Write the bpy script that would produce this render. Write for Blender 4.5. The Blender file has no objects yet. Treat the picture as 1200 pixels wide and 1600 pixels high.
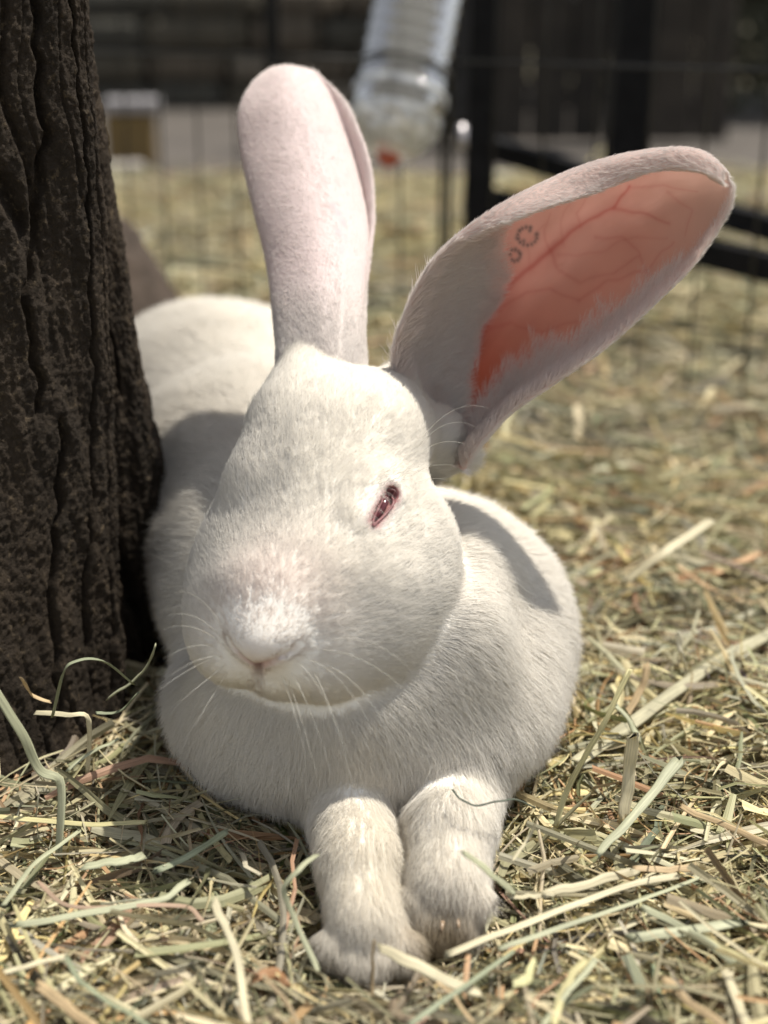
import bpy, math, random
import numpy as np
from math import radians, sin, cos, pi

rng = np.random.default_rng(7)
random.seed(7)
QUICK = False
FUR = 1.0            # fur density factor

# ------------------------------------------------------------------ camera, sky, sun, exposure
scene = bpy.context.scene
CAM_H, PITCH, FPX = 0.30, radians(20.0), 2222.0
cam_data = bpy.data.cameras.new('camera')
cam = bpy.data.objects.new('camera', cam_data)
scene.collection.objects.link(cam)
scene.camera = cam
cam.location = (0, 0, CAM_H)
cam.rotation_euler = (radians(90) - PITCH, 0, 0)
cam_data.sensor_fit = 'HORIZONTAL'
cam_data.sensor_width = 24.0
cam_data.lens = FPX / 1200.0 * 24.0
cam_data.clip_start = 0.02
cam_data.clip_end = 200.0
cam_data.dof.use_dof = True
cam_data.dof.focus_distance = 0.527
cam_data.dof.aperture_fstop = 4.9

SUN_DIR = np.array([0.36, 0.14, 0.93]); SUN_DIR /= np.linalg.norm(SUN_DIR)
SUN_EL = math.asin(SUN_DIR[2]); SUN_AZ = math.atan2(SUN_DIR[0], SUN_DIR[1])
world = bpy.data.worlds.new('World'); scene.world = world
world.use_nodes = True
wn = world.node_tree; wn.nodes.clear()
wo = wn.nodes.new('ShaderNodeOutputWorld'); wb = wn.nodes.new('ShaderNodeBackground')
sky = wn.nodes.new('ShaderNodeTexSky'); sky.sky_type = 'NISHITA'; sky.sun_disc = False
sky.sun_elevation = SUN_EL; sky.sun_rotation = SUN_AZ
wb.inputs['Strength'].default_value = 0.11
hsv = wn.nodes.new('ShaderNodeHueSaturation'); hsv.inputs['Saturation'].default_value = .22
wn.links.new(sky.outputs[0], hsv.inputs['Color']); wn.links.new(hsv.outputs[0], wb.inputs[0]); wn.links.new(wb.outputs[0], wo.inputs[0])
sun_data = bpy.data.lights.new('sun', 'SUN'); sun_data.energy = 3.9; sun_data.angle = radians(0.53)
sun_data.color = (1.0, 0.94, 0.83)
sun = bpy.data.objects.new('sun', sun_data); scene.collection.objects.link(sun)
sun.location = tuple(SUN_DIR * 8)
from mathutils import Vector
sun.rotation_euler = Vector(tuple(-SUN_DIR)).to_track_quat('-Z', 'Y').to_euler()
scene.view_settings.view_transform = 'Standard'
scene.view_settings.look = 'None'
scene.view_settings.exposure = 0.60
scene.view_settings.gamma = 1.0
scene.cycles.max_bounces = 10
scene.cycles.diffuse_bounces = 4
scene.cycles.transparent_max_bounces = 12
scene.cycles.transmission_bounces = 8
scene.cycles.caustics_reflective = False
scene.cycles.caustics_refractive = False
scene.cycles.sample_clamp_indirect = 6.0
scene.cycles.use_denoising = True
scene.cycles_curves.shape = 'RIBBONS'
scene.cycles_curves.subdivisions = 2
scene.render.film_transparent = False

# ------------------------------------------------------------------ helpers
CAM = np.array([0, 0, CAM_H])
RIGHT = np.array([1.0, 0, 0])
FWD = np.array([0, cos(PITCH), -sin(PITCH)])
UPV = np.array([0, sin(PITCH), cos(PITCH)])

def at(px, py, D):
    """world point seen at photo pixel (px, py) at depth D metres"""
    px = np.asarray(px, float); py = np.asarray(py, float); D = np.asarray(D, float)
    return CAM + D[..., None] * FWD + (D * (px - 600) / FPX)[..., None] * RIGHT + (D * (800 - py) / FPX)[..., None] * UPV

def proj(P):
    q = np.asarray(P) - CAM
    D = q @ FWD
    return 600 + FPX * (q @ RIGHT) / D, 800 - FPX * (q @ UPV) / D, D

def ground_at(px, py, z=0.0):
    D = (CAM_H - z) / (sin(PITCH) - cos(PITCH) * (800 - py) / FPX)
    return at(px, py, D)

def norm(v):
    return v / np.maximum(np.linalg.norm(v, axis=-1, keepdims=True), 1e-12)

COL = scene.collection
def link(o, parent=None):
    COL.objects.link(o)
    if parent is not None: o.parent = parent
    return o

def tag(o, label=None, cat=None, group=None, kind=None):
    if label: o['label'] = label
    if cat: o['category'] = cat
    if group: o['group'] = group
    if kind: o['kind'] = kind
    return o

def mesh_np(name, V, F, mat=None, parent=None, smooth=True, attrs=None):
    """V (n,3); F list of arrays (m,3) and / or (m,4)"""
    me = bpy.data.meshes.new(name)
    V = np.asarray(V, np.float32)
    if not isinstance(F, list): F = [F]
    F = [np.asarray(f, np.int32) for f in F if len(f)]
    loops = np.concatenate([f.ravel() for f in F])
    sizes = np.concatenate([np.full(len(f), f.shape[1], np.int32) for f in F])
    starts = np.concatenate([[0], np.cumsum(sizes)[:-1]]).astype(np.int32)
    me.vertices.add(len(V)); me.vertices.foreach_set('co', V.ravel())
    me.loops.add(len(loops)); me.loops.foreach_set('vertex_index', loops)
    me.polygons.add(len(sizes)); me.polygons.foreach_set('loop_start', starts)
    me.polygons.foreach_set('loop_total', sizes)
    me.polygons.foreach_set('use_smooth', np.full(len(sizes), smooth))
    if attrs:
        for k, a in attrs.items():
            a = np.asarray(a, np.float32)
            if a.ndim == 2:
                if a.shape[1] == 3: a = np.concatenate([a, np.ones((len(a), 1), np.float32)], 1)
                at_ = me.attributes.new(k, 'FLOAT_COLOR', 'POINT'); at_.data.foreach_set('color', a.ravel())
            else:
                at_ = me.attributes.new(k, 'FLOAT', 'POINT'); at_.data.foreach_set('value', a)
    me.update(calc_edges=True); me.validate()
    if mat is not None: me.materials.append(mat)
    o = bpy.data.objects.new(name, me)
    return link(o, parent)

# --- 3-D value noise
_perm = np.random.default_rng(3).random(65536).astype(np.float32)
def _h(i, j, k):
    return _perm[(i * 73856093 ^ j * 19349663 ^ k * 83492791) & 65535]
def vnoise(P):
    P = np.asarray(P, np.float64)
    i = np.floor(P).astype(np.int64); f = P - i; f = f * f * (3 - 2 * f)
    x, y, z = i[..., 0], i[..., 1], i[..., 2]; u, v, w = f[..., 0], f[..., 1], f[..., 2]
    def L(a, b, t): return a + (b - a) * t
    r = L(L(L(_h(x, y, z), _h(x + 1, y, z), u), L(_h(x, y + 1, z), _h(x + 1, y + 1, z), u), v),
          L(L(_h(x, y, z + 1), _h(x + 1, y, z + 1), u), L(_h(x, y + 1, z + 1), _h(x + 1, y + 1, z + 1), u), v), w)
    return r * 2 - 1
def fbm(P, o=4, g=0.5):
    P = np.asarray(P, np.float64); s = 0; a = 1; t = 0
    for k in range(o):
        s = s + a * vnoise(P * 2 ** k + 17.3 * k); t += a; a *= g
    return s / t

# --- materials
def new_mat(name):
    m = bpy.data.materials.new(name); m.use_nodes = True
    nt = m.node_tree; nt.nodes.clear()
    out = nt.nodes.new('ShaderNodeOutputMaterial')
    return m, nt, out
def N(nt, t, **kw):
    n = nt.nodes.new(t)
    for k, v in kw.items():
        if k in n.inputs.keys(): n.inputs[k].default_value = v
        else: setattr(n, k, v)
    return n
def simple(name, col, rough=0.7, metal=0.0, var=0.12, scale=40, bump=0.0, bscale=200, spec=0.5, trans=0.0):
    m, nt, out = new_mat(name)
    b = N(nt, 'ShaderNodeBsdfPrincipled', Roughness=rough, Metallic=metal)
    b.inputs['Specular IOR Level'].default_value = spec
    b.inputs['Transmission Weight'].default_value = trans
    tc = N(nt, 'ShaderNodeTexCoord'); no = N(nt, 'ShaderNodeTexNoise', Scale=scale, Detail=6.0)
    nt.links.new(tc.outputs['Object'], no.inputs['Vector'])
    cr = N(nt, 'ShaderNodeValToRGB')
    c = np.array(col)
    cr.color_ramp.elements[0].position = 0.3; cr.color_ramp.elements[1].position = 0.7
    cr.color_ramp.elements[0].color = (*np.clip(c * (1 - var), 0, 1), 1)
    cr.color_ramp.elements[1].color = (*np.clip(c * (1 + var), 0, 1), 1)
    nt.links.new(no.outputs['Fac'], cr.inputs[0]); nt.links.new(cr.outputs[0], b.inputs['Base Color'])
    if bump:
        n2 = N(nt, 'ShaderNodeTexNoise', Scale=bscale, Detail=6.0)
        nt.links.new(tc.outputs['Object'], n2.inputs['Vector'])
        bp = N(nt, 'ShaderNodeBump', Strength=1.0, Distance=bump)
        nt.links.new(n2.outputs['Fac'], bp.inputs['Height']); nt.links.new(bp.outputs[0], b.inputs['Normal'])
    nt.links.new(b.outputs[0], out.inputs[0])
    return m

# ------------------------------------------------------------------ signed distance tools (rabbit form)
def sd_ell(P, c, r, R=None):
    q = P - c
    if R is not None: q = q @ R           # columns of R are the local axes
    k0 = np.linalg.norm(q / r, axis=-1); k1 = np.linalg.norm(q / (r * r), axis=-1)
    return k0 * (k0 - 1) / np.maximum(k1, 1e-9)
def sd_cone(P, a, b, ra, rb):
    ab = b - a; t = np.clip(((P - a) @ ab) / (ab @ ab), 0, 1)
    return np.linalg.norm(P - (a + t[..., None] * ab), axis=-1) - (ra + (rb - ra) * t)
def smin(a, b, k):
    h = np.clip(0.5 + 0.5 * (b - a) / k, 0, 1)
    return b + (a - b) * h - k * h * (1 - h)
def smax(a, b, k): return -smin(-a, -b, k)

# head frame: s = rabbit's left (picture right), u = up out of the forehead, f = towards the nose
def camdir(x, y, t):           # picture right, picture up, towards the camera
    return x * RIGHT + y * UPV - t * FWD
HF = camdir(-0.25, -0.69, 0.66); HF /= np.linalg.norm(HF)
HS = camdir(0.90, -0.20, 0.36); HS -= HF * (HS @ HF); HS /= np.linalg.norm(HS)
HU = np.cross(HF, HS); HR = np.stack([HS, HU, HF], 1)
HO = at(487, 772, 0.520)
def hp(s, u, f): return HO + (s * HS + u * HU + f * HF) * 0.001
mm = lambda *a: np.array(a) * 0.001
EN = norm(HS * .84 + HF * .22 + HU * .34)
def head_base(P):
    E = lambda c, r: sd_ell(P, hp(*c), mm(*r), HR)
    C = lambda a, b, ra, rb: sd_cone(P, hp(*a), hp(*b), ra * .001, rb * .001)
    d = E((2, -5, -24), (28.5, 28, 36))                    # skull
    d = smin(d, C((1, -13, -8), (0, -14, 40), 25, 20), .018)   # bridge of the nose
    d = smin(d, E((0, -18, 46), (25, 19, 22)), .014)     # muzzle
    for s in (-1, 1):
        d = smin(d, E((s * 14.5, -26, 49), (16.5, 15.5, 20)), .006)    # whisker pads
        d = smin(d, E((27 if s > 0 else -23, -29, 14), (22, 26, 36)), .024)      # cheeks, the near one rounder
        d = smin(d, E((s * 19.5, 2, -5), (9, 8, 13)), .014)         # brows
    d = smin(d, E((15, -6, 16), (12, 10, 18)), .018)
    d = smin(d, E((27, -34, 8), (21, 23, 33)), .020)
    d = smin(d, E((0, -9.5, 59), (12, 7, 10)), .006)     # nose tip
    d = smin(d, E((4, -37, 42), (18, 11, 20)), .010)     # chin
    d = smin(d, E((0, -30, 55), (11, 11, 13.5)), .006)   # lips
    # necks of the ears
    d = smin(d, sd_cone(P, hp(-14, 4, -32), at(500, 545, .577), .017, .0118), .018)
    d = smin(d, sd_cone(P, hp(15, -3, -36), at(676, 676, .592), .017, .0105), .014)
    d = smin(d, sd_cone(P, hp(9, 4, -30), at(620, 600, .574), .014, .0080), .016)
    d = smin(d, sd_cone(P, at(690, 700, .580), at(722, 712, .582), .013, .0060), .010)
    return d
def ray_hit(fn, px, py):
    Ds = np.linspace(.40, .70, 900); P = at(np.full(900, px), np.full(900, py), Ds)
    v = fn(P); k = np.argmax(v < 0)
    return P[k] if v.min() < 0 else P[np.argmin(v)]
EYE_A = ray_hit(head_base, 580, 815); EYE_B = ray_hit(head_base, 607, 773)
EYE_M = (EYE_A + EYE_B) / 2
lid_axis = norm(EYE_B - EYE_A); lid_side = norm(np.cross(EN, lid_axis))
SEPT, LIPM, LIPE = ray_hit(head_base, 403, 1040), ray_hit(head_base, 402, 1058), ray_hit(head_base, 400, 1078)
NR1, NR2, NR3 = ray_hit(head_base, 420, 1034), ray_hit(head_base, 440, 1025), ray_hit(head_base, 462, 1011)
NL1, NL2, NL3 = ray_hit(head_base, 388, 1034), ray_hit(head_base, 372, 1021), ray_hit(head_base, 358, 1003)
SLITS = [(SEPT, LIPM, .0016, .0016), (LIPM, LIPE, .0016, .0010), (SEPT, NR1, .0016, .0016), (NR1, NR2, .0016, .0018), (NR2, NR3, .0018, .0008),
         (SEPT, NL1, .0012, .0011), (NL1, NL2, .0011, .0013), (NL2, NL3, .0013, .0005)]
def slit_dist(P):
    return np.min([sd_cone(P, a, b, ra * .75, rb * .75) for a, b, ra, rb in SLITS], 0)
def cleft_dist(P):
    return np.minimum(sd_cone(P, SEPT, LIPM, .0008, .0010), sd_cone(P, LIPM, LIPE, .0010, .0006))
def head_sdf(P):
    d = head_base(P)
    d = smin(d, sd_cone(P, EYE_A - EN * .0062, EYE_B - EN * .0058, .0050, .0060), .010)
    d = smax(d, -sd_cone(P, EYE_A + EN * .001, EYE_B + EN * .001, .0008, .0025), .0012)
    d = smax(d, -slit_dist(P), .0010)
    d = smax(d, -cleft_dist(P), .0008)
    return d

def torso_sdf(P):
    E = lambda c, r: sd_ell(P, np.array(c), np.array(r))
    d = E((-.006, .560, .047), (.072, .064, .049))        # chest
    d = smin(d, E((-.009, .508, .036), (.074, .062, .040)), .02)  # brisket over the forelegs
    d = smin(d, E((.026, .565, .038), (.050, .066, .044)), .03)   # shoulder, picture right
    d = smin(d, E((-.045, .610, .057), (.058, .080, .055)), .03)
    d = smin(d, E((-.060, .700, .063), (.075, .090, .060)), .03)
    d = smin(d, E((-.100, .820, .062), (.077, .088, .066)), .03)  # rump
    return d
def dewlap_sdf(P):
    # the loose ruff under the jaw
    d = sd_cone(P, at(410, 1058, .536), at(555, 1080, .524), .019, .0225)
    d = smin(d, sd_cone(P, at(555, 1080, .524), at(672, 1008, .536), .0225, .0235), .012)
    d = smin(d, sd_cone(P, at(672, 1008, .536), at(696, 880, .575), .0235, .020), .016)
    return d
L1 = at(543, 1230, .530); L2 = at(560, 1345, .494); L3 = at(572, 1440, .4755)
R1 = at(715, 1205, .545); R2 = at(702, 1300, .508); R3 = at(697, 1385, .4880)
def legs_sdf(P):
    dl = sd_cone(P, L1, L2, .0175, .0122)
    dl = smin(dl, sd_cone(P, L2, L3, .0122, .0122), .006)
    for k, (dx, dy) in enumerate([(-50, 34), (-18, 48), (20, 50), (54, 38)]):
        b = at(572 + dx * .9, 1440 + dy, .4670 + abs(dx) * .00006)
        dl = smin(dl, sd_cone(P, L3, b, .0100, .0064), .0018)
    dr = sd_cone(P, R1, R2, .0185, .0150)
    dr = smin(dr, sd_cone(P, R2, R3, .0150, .0138), .006)
    for k, (dx, dy) in enumerate([(-52, 16), (-19, 32), (17, 34), (50, 16)]):
        b = at(697 + dx * .85, 1388 + dy, .4800 + abs(dx) * .00005)
        dr = smin(dr, sd_cone(P, R3, b, .0105, .0064), .0018)
    dr = smin(dr, sd_cone(P, at(668, 1440, .482), at(716, 1444, .482), .0085, .0085), .0035)  # turned-under pad
    return smin(dl, dr, .0015)
def rabbit_sdf(P, parts=False):
    h = head_sdf(P); t = torso_sdf(P); w = dewlap_sdf(P); l = legs_sdf(P)
    t2 = smin(t, w, .018)
    t2 = smin(t2, l, .008)
    d = smin(t2, h, .0040)
    d = d + .0007 * vnoise(P * 55) + 0.0012 * vnoise(P * 22)
    if parts: return d, h, t, w, l
    return d
def chunked(fn, P, n=400000):
    return np.concatenate([fn(P[i:i + n]) for i in range(0, len(P), n)]) if len(P) else np.zeros(0)
def grad(fn, P, e=.0006):
    G = np.empty_like(P)
    for k in range(3):
        o = np.zeros(3); o[k] = e
        G[:, k] = chunked(fn, P + o) - chunked(fn, P - o)
    return norm(G)

def surface_nets(fn, lo, hi, h):
    B = 8
    nb = np.ceil((hi - lo) / (B * h)).astype(int)
    bi = np.stack(np.meshgrid(*[np.arange(n) for n in nb], indexing='ij'), -1).reshape(-1, 3)
    bc = lo + (bi + .5) * B * h
    dc = chunked(fn, bc)
    bi = bi[np.abs(dc) < B * h * 1.3]
    dims = nb * B + 1
    G = np.full(dims, 1.0, np.float32)
    # fill interior sign from the coarse samples
    big = np.ones(nb, np.float32); big.reshape(-1)[:] = np.where(dc < 0, -1, 1)
    G[:-1, :-1, :-1] = big.repeat(B, 0).repeat(B, 1).repeat(B, 2)
    off = np.stack(np.meshgrid(*[np.arange(B + 1)] * 3, indexing='ij'), -1).reshape(-1, 3)
    for s in range(0, len(bi), 1500):
        idx = (bi[s:s + 1500, None, :] * B + off[None]).reshape(-1, 3)
        v = chunked(fn, lo + idx * h)
        G[idx[:, 0], idx[:, 1], idx[:, 2]] = v
    S = G < 0
    # active cells
    cnt = np.zeros(np.array(S.shape) - 1, np.uint8)
    for a in (0, 1):
        for b in (0, 1):
            for c in (0, 1):
                cnt += S[a:S.shape[0] - 1 + a, b:S.shape[1] - 1 + b, c:S.shape[2] - 1 + c]
    act = np.argwhere((cnt > 0) & (cnt < 8))
    ids = np.full(cnt.shape, -1, np.int32); ids[act[:, 0], act[:, 1], act[:, 2]] = np.arange(len(act))
    V = lo + (act + .5) * h
    F = []
    for ax in range(3):
        sl0 = [slice(None)] * 3; sl1 = [slice(None)] * 3
        sl0[ax] = slice(0, -1); sl1[ax] = slice(1, None)
        e = np.argwhere(S[tuple(sl0)] != S[tuple(sl1)])
        o1, o2 = (ax + 1) % 3, (ax + 2) % 3
        ok = (e[:, o1] > 0) & (e[:, o2] > 0) & (e[:, o1] < cnt.shape[o1]) & (e[:, o2] < cnt.shape[o2])
        e = e[ok]
        def cell(d1, d2):
            c = e.copy(); c[:, o1] -= d1; c[:, o2] -= d2
            return ids[c[:, 0], c[:, 1], c[:, 2]]
        q = np.stack([cell(1, 1), cell(0, 1), cell(0, 0), cell(1, 0)], 1)
        flip = ~S[e[:, 0], e[:, 1], e[:, 2]]
        q[flip] = q[flip][:, ::-1]
        q = q[(q >= 0).all(1)]
        F.append(q)
    F = np.concatenate(F)
    for _ in range(3):
        d = chunked(fn, V); g = grad(fn, V)
        V = V - np.clip(d, -h, h)[:, None] * g * .9
    return V, F

# ------------------------------------------------------------------ ears: control curves -> surface
def catmull(C, n):
    """C (k, ..., 3) control stations, n samples along axis 0"""
    k = len(C); t = np.linspace(0, k - 1, n); i = np.clip(np.floor(t).astype(int), 0, k - 2); f = (t - i)
    Cp = np.concatenate([2 * C[:1] - C[1:2], C, 2 * C[-1:] - C[-2:-1]])
    p0, p1, p2, p3 = Cp[i], Cp[i + 1], Cp[i + 2], Cp[i + 3]
    f = f.reshape((-1,) + (1,) * (C.ndim - 1))
    return .5 * ((2 * p1) + (-p0 + p2) * f + (2 * p0 - 5 * p1 + 4 * p2 - p3) * f ** 2 + (-p0 + 3 * p1 - 3 * p2 + p3) * f ** 3)

def ear_surface(st, nt, nv):
    C = np.array([[at(*p) for p in row] for row in st])      # (stations, across, 3)
    A = catmull(C, nt)                                       # along
    A = catmull(np.swapaxes(A, 0, 1), nv)                    # across
    return np.swapaxes(A, 0, 1)                              # (nt, nv, 3)

def grid_normals(G):
    du = np.gradient(G, axis=0); dv = np.gradient(G, axis=1)
    return norm(np.cross(du, dv))

def shell(G, th, towards_cam_is_inner):
    """closed thin shell: returns V, F, side flag (1 = front face), t, v"""
    nt, nv = G.shape[:2]
    n = grid_normals(G)
    t = np.linspace(0, 1, nt)[:, None] * np.ones((1, nv)); v = np.ones((nt, 1)) * np.linspace(-1, 1, nv)[None]
    edge = np.minimum(1, np.minimum((1 - np.abs(v)) / .10, (1 - t) / .05)) ** .5
    off = (th * (.25 + .75 * edge) * .5)[..., None] * n
    Fr = (G + off).reshape(-1, 3); Bk = (G - off).reshape(-1, 3)
    m = nt * nv
    i = np.arange(m).reshape(nt, nv)
    q = np.stack([i[:-1, :-1], i[1:, :-1], i[1:, 1:], i[:-1, 1:]], -1).reshape(-1, 4)
    F = [q, q[:, ::-1] + m]
    def strip(a): return np.stack([a[:-1], a[:-1] + m, a[1:] + m, a[1:]], 1)
    F.append(strip(i[:, 0])); F.append(strip(i[:, -1])[:, ::-1])
    F.append(strip(i[-1, :])); F.append(strip(i[0, :])[:, ::-1])
    return np.concatenate([Fr, Bk]), np.concatenate(F), np.repeat([1., 0.], m), np.tile(t.ravel(), 2), np.tile(v.ravel(), 2), n

# picture-right ear: opening faces the camera.  Each row: upper edge, roll, upper wall, floor, lower wall, lower edge
EAR_R = [
    [(636, 690, 0.566), (640, 672, 0.572), (665, 665, 0.578), (692, 695, 0.582), (715, 722, 0.574), (724, 735, 0.566)],
    [(616, 566, 0.556), (630, 572, 0.566), (662, 595, 0.577), (712, 635, 0.583), (745, 680, 0.574), (742, 703, 0.558)],
    [(640, 478, 0.544), (655, 482, 0.553), (692, 512, 0.572), (745, 568, 0.586), (790, 625, 0.58), (792, 648, 0.555)],
    [(692, 393, 0.532), (706, 392, 0.538), (757, 420, 0.562), (815, 482, 0.588), (855, 570, 0.574), (862, 600, 0.548)],
    [(795, 345, 0.522), (775, 330, 0.528), (825, 335, 0.554), (895, 410, 0.58), (935, 510, 0.568), (945, 542, 0.545)],
    [(935, 298, 0.53), (882, 280, 0.532), (915, 276, 0.55), (965, 355, 0.572), (1005, 445, 0.562), (1015, 480, 0.545)],
    [(1020, 268, 0.532), (990, 247, 0.532), (1010, 248, 0.545), (1045, 310, 0.56), (1075, 385, 0.556), (1084, 412, 0.545)],
    [(1088, 268, 0.534), (1078, 240, 0.534), (1092, 246, 0.542), (1108, 290, 0.55), (1124, 325, 0.548), (1130, 343, 0.545)],
    [(1128, 286, 0.539), (1128, 268, 0.539), (1136, 272, 0.541), (1140, 285, 0.543), (1143, 295, 0.543), (1144, 303, 0.543)],
]
# picture-left ear: we look at its back.  Each row: left edge (curls away), left wall, ridge nearest us, fold, right edge
EAR_L = [
    [(440, 640, 0.569), (442, 620, 0.554), (490, 630, 0.54), (545, 620, 0.548), (560, 630, 0.548), (572, 640, 0.568)],
    [(440, 555, 0.585), (444, 545, 0.568), (500, 560, 0.552), (548, 545, 0.56), (560, 550, 0.564), (566, 555, 0.576)],
    [(433, 490, 0.598), (437, 480, 0.582), (500, 480, 0.566), (556, 480, 0.575), (564, 485, 0.583), (568, 490, 0.587)],
    [(422, 410, 0.612), (425, 400, 0.598), (495, 400, 0.582), (564, 400, 0.592), (570, 402, 0.604), (577, 405, 0.6)],
    [(402, 320, 0.623), (404, 315, 0.611), (480, 315, 0.598), (556, 330, 0.605), (571, 335, 0.618), (584, 340, 0.61)],
    [(384, 240, 0.633), (386, 235, 0.623), (455, 235, 0.612), (530, 250, 0.616), (556, 258, 0.629), (580, 265, 0.62)],
    [(379, 180, 0.641), (382, 175, 0.632), (440, 170, 0.622), (504, 185, 0.625), (534, 192, 0.636), (560, 200, 0.629)],
    [(395, 137, 0.645), (400, 133, 0.64), (440, 128, 0.632), (482, 138, 0.633), (512, 145, 0.64), (534, 152, 0.637)],
    [(425, 108, 0.646), (430, 106, 0.644), (450, 103, 0.642), (474, 107, 0.643), (486, 110, 0.644), (492, 113, 0.645)],
]
NT, NV = (150, 90) if QUICK else (340, 220)
GR = ear_surface(EAR_R, NT, NV); GL = ear_surface(EAR_L, NT // 2, NV // 2)
VR, FR_, sideR, tR, vR, nR = shell(GR, .0026, True)
VL, FL_, sideL, tL, vL, nL = shell(GL, .0026, False)
if np.mean(nR @ FWD) > 0: sideR = 1 - sideR      # side 1 = the face turned to the camera
if np.mean(nL @ FWD) > 0: sideL = 1 - sideL

def seg_dist(x, y, pts):
    d = np.full(x.shape, 1e9); pos = np.zeros(x.shape)
    L = 0; tot = sum(math.dist(a, b) for a, b in zip(pts[:-1], pts[1:]))
    for a, b in zip(pts[:-1], pts[1:]):
        ab = np.array(b, float) - a; l = math.hypot(*ab)
        t = np.clip(((x - a[0]) * ab[0] + (y - a[1]) * ab[1]) / (l * l), 0, 1)
        dd = np.hypot(x - a[0] - t * ab[0], y - a[1] - t * ab[1])
        m = dd < d; d = np.where(m, dd, d); pos = np.where(m, (L + t * l) / tot, pos); L += l
    return d, pos

# ------------------------------------------------------------------ rabbit body mesh
BH = .0022 if QUICK else .0014
VB, FB = surface_nets(rabbit_sdf, np.array([-.20, .36, -.012]), np.array([.10, .93, .20]), BH)
NB = grad(rabbit_sdf, VB)

PINK = np.array([.80, .52, .48]); WHITE = np.array([.84, .82, .78])
def body_tint(P):
    x, y, D = proj(P)
    c = np.tile(WHITE, (len(P), 1))
    eye = np.exp(-(np.abs(sd_cone(P, EYE_A + EN * .001, EYE_B + EN * .001, .0018, .003)) / .0019) ** 2)
    no = SEPT + HU * .003
    nose = .42 * np.exp(-(np.linalg.norm(P - no, axis=1) / .009) ** 2)
    lip = .85 * np.exp(-(np.abs(slit_dist(P)) / .0010) ** 2) * np.clip(1 - np.linalg.norm(P - SEPT, axis=1) / .014, .2, 1)
    c = c + (np.array([.34, .15, .15]) - c) * np.clip(eye * 1.0, 0, 1)[:, None]
    c = c + (np.array([.52, .36, .30]) - c) * nose[:, None]
    c = c + (np.array([.45, .25, .24]) - c) * lip[:, None]
    cl = np.exp(-(np.clip(cleft_dist(P), 0, 1) / .0008) ** 2)
    c = c + (np.array([.07, .035, .03]) - c) * cl[:, None]
    pad = np.exp(-(np.linalg.norm(P - at(690, 1456, .475), axis=1) / .0125) ** 2)
    c = c + (np.array([.34, .25, .15]) - c) * np.clip(pad * 1.3, 0, 1)[:, None]
    return c

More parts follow.
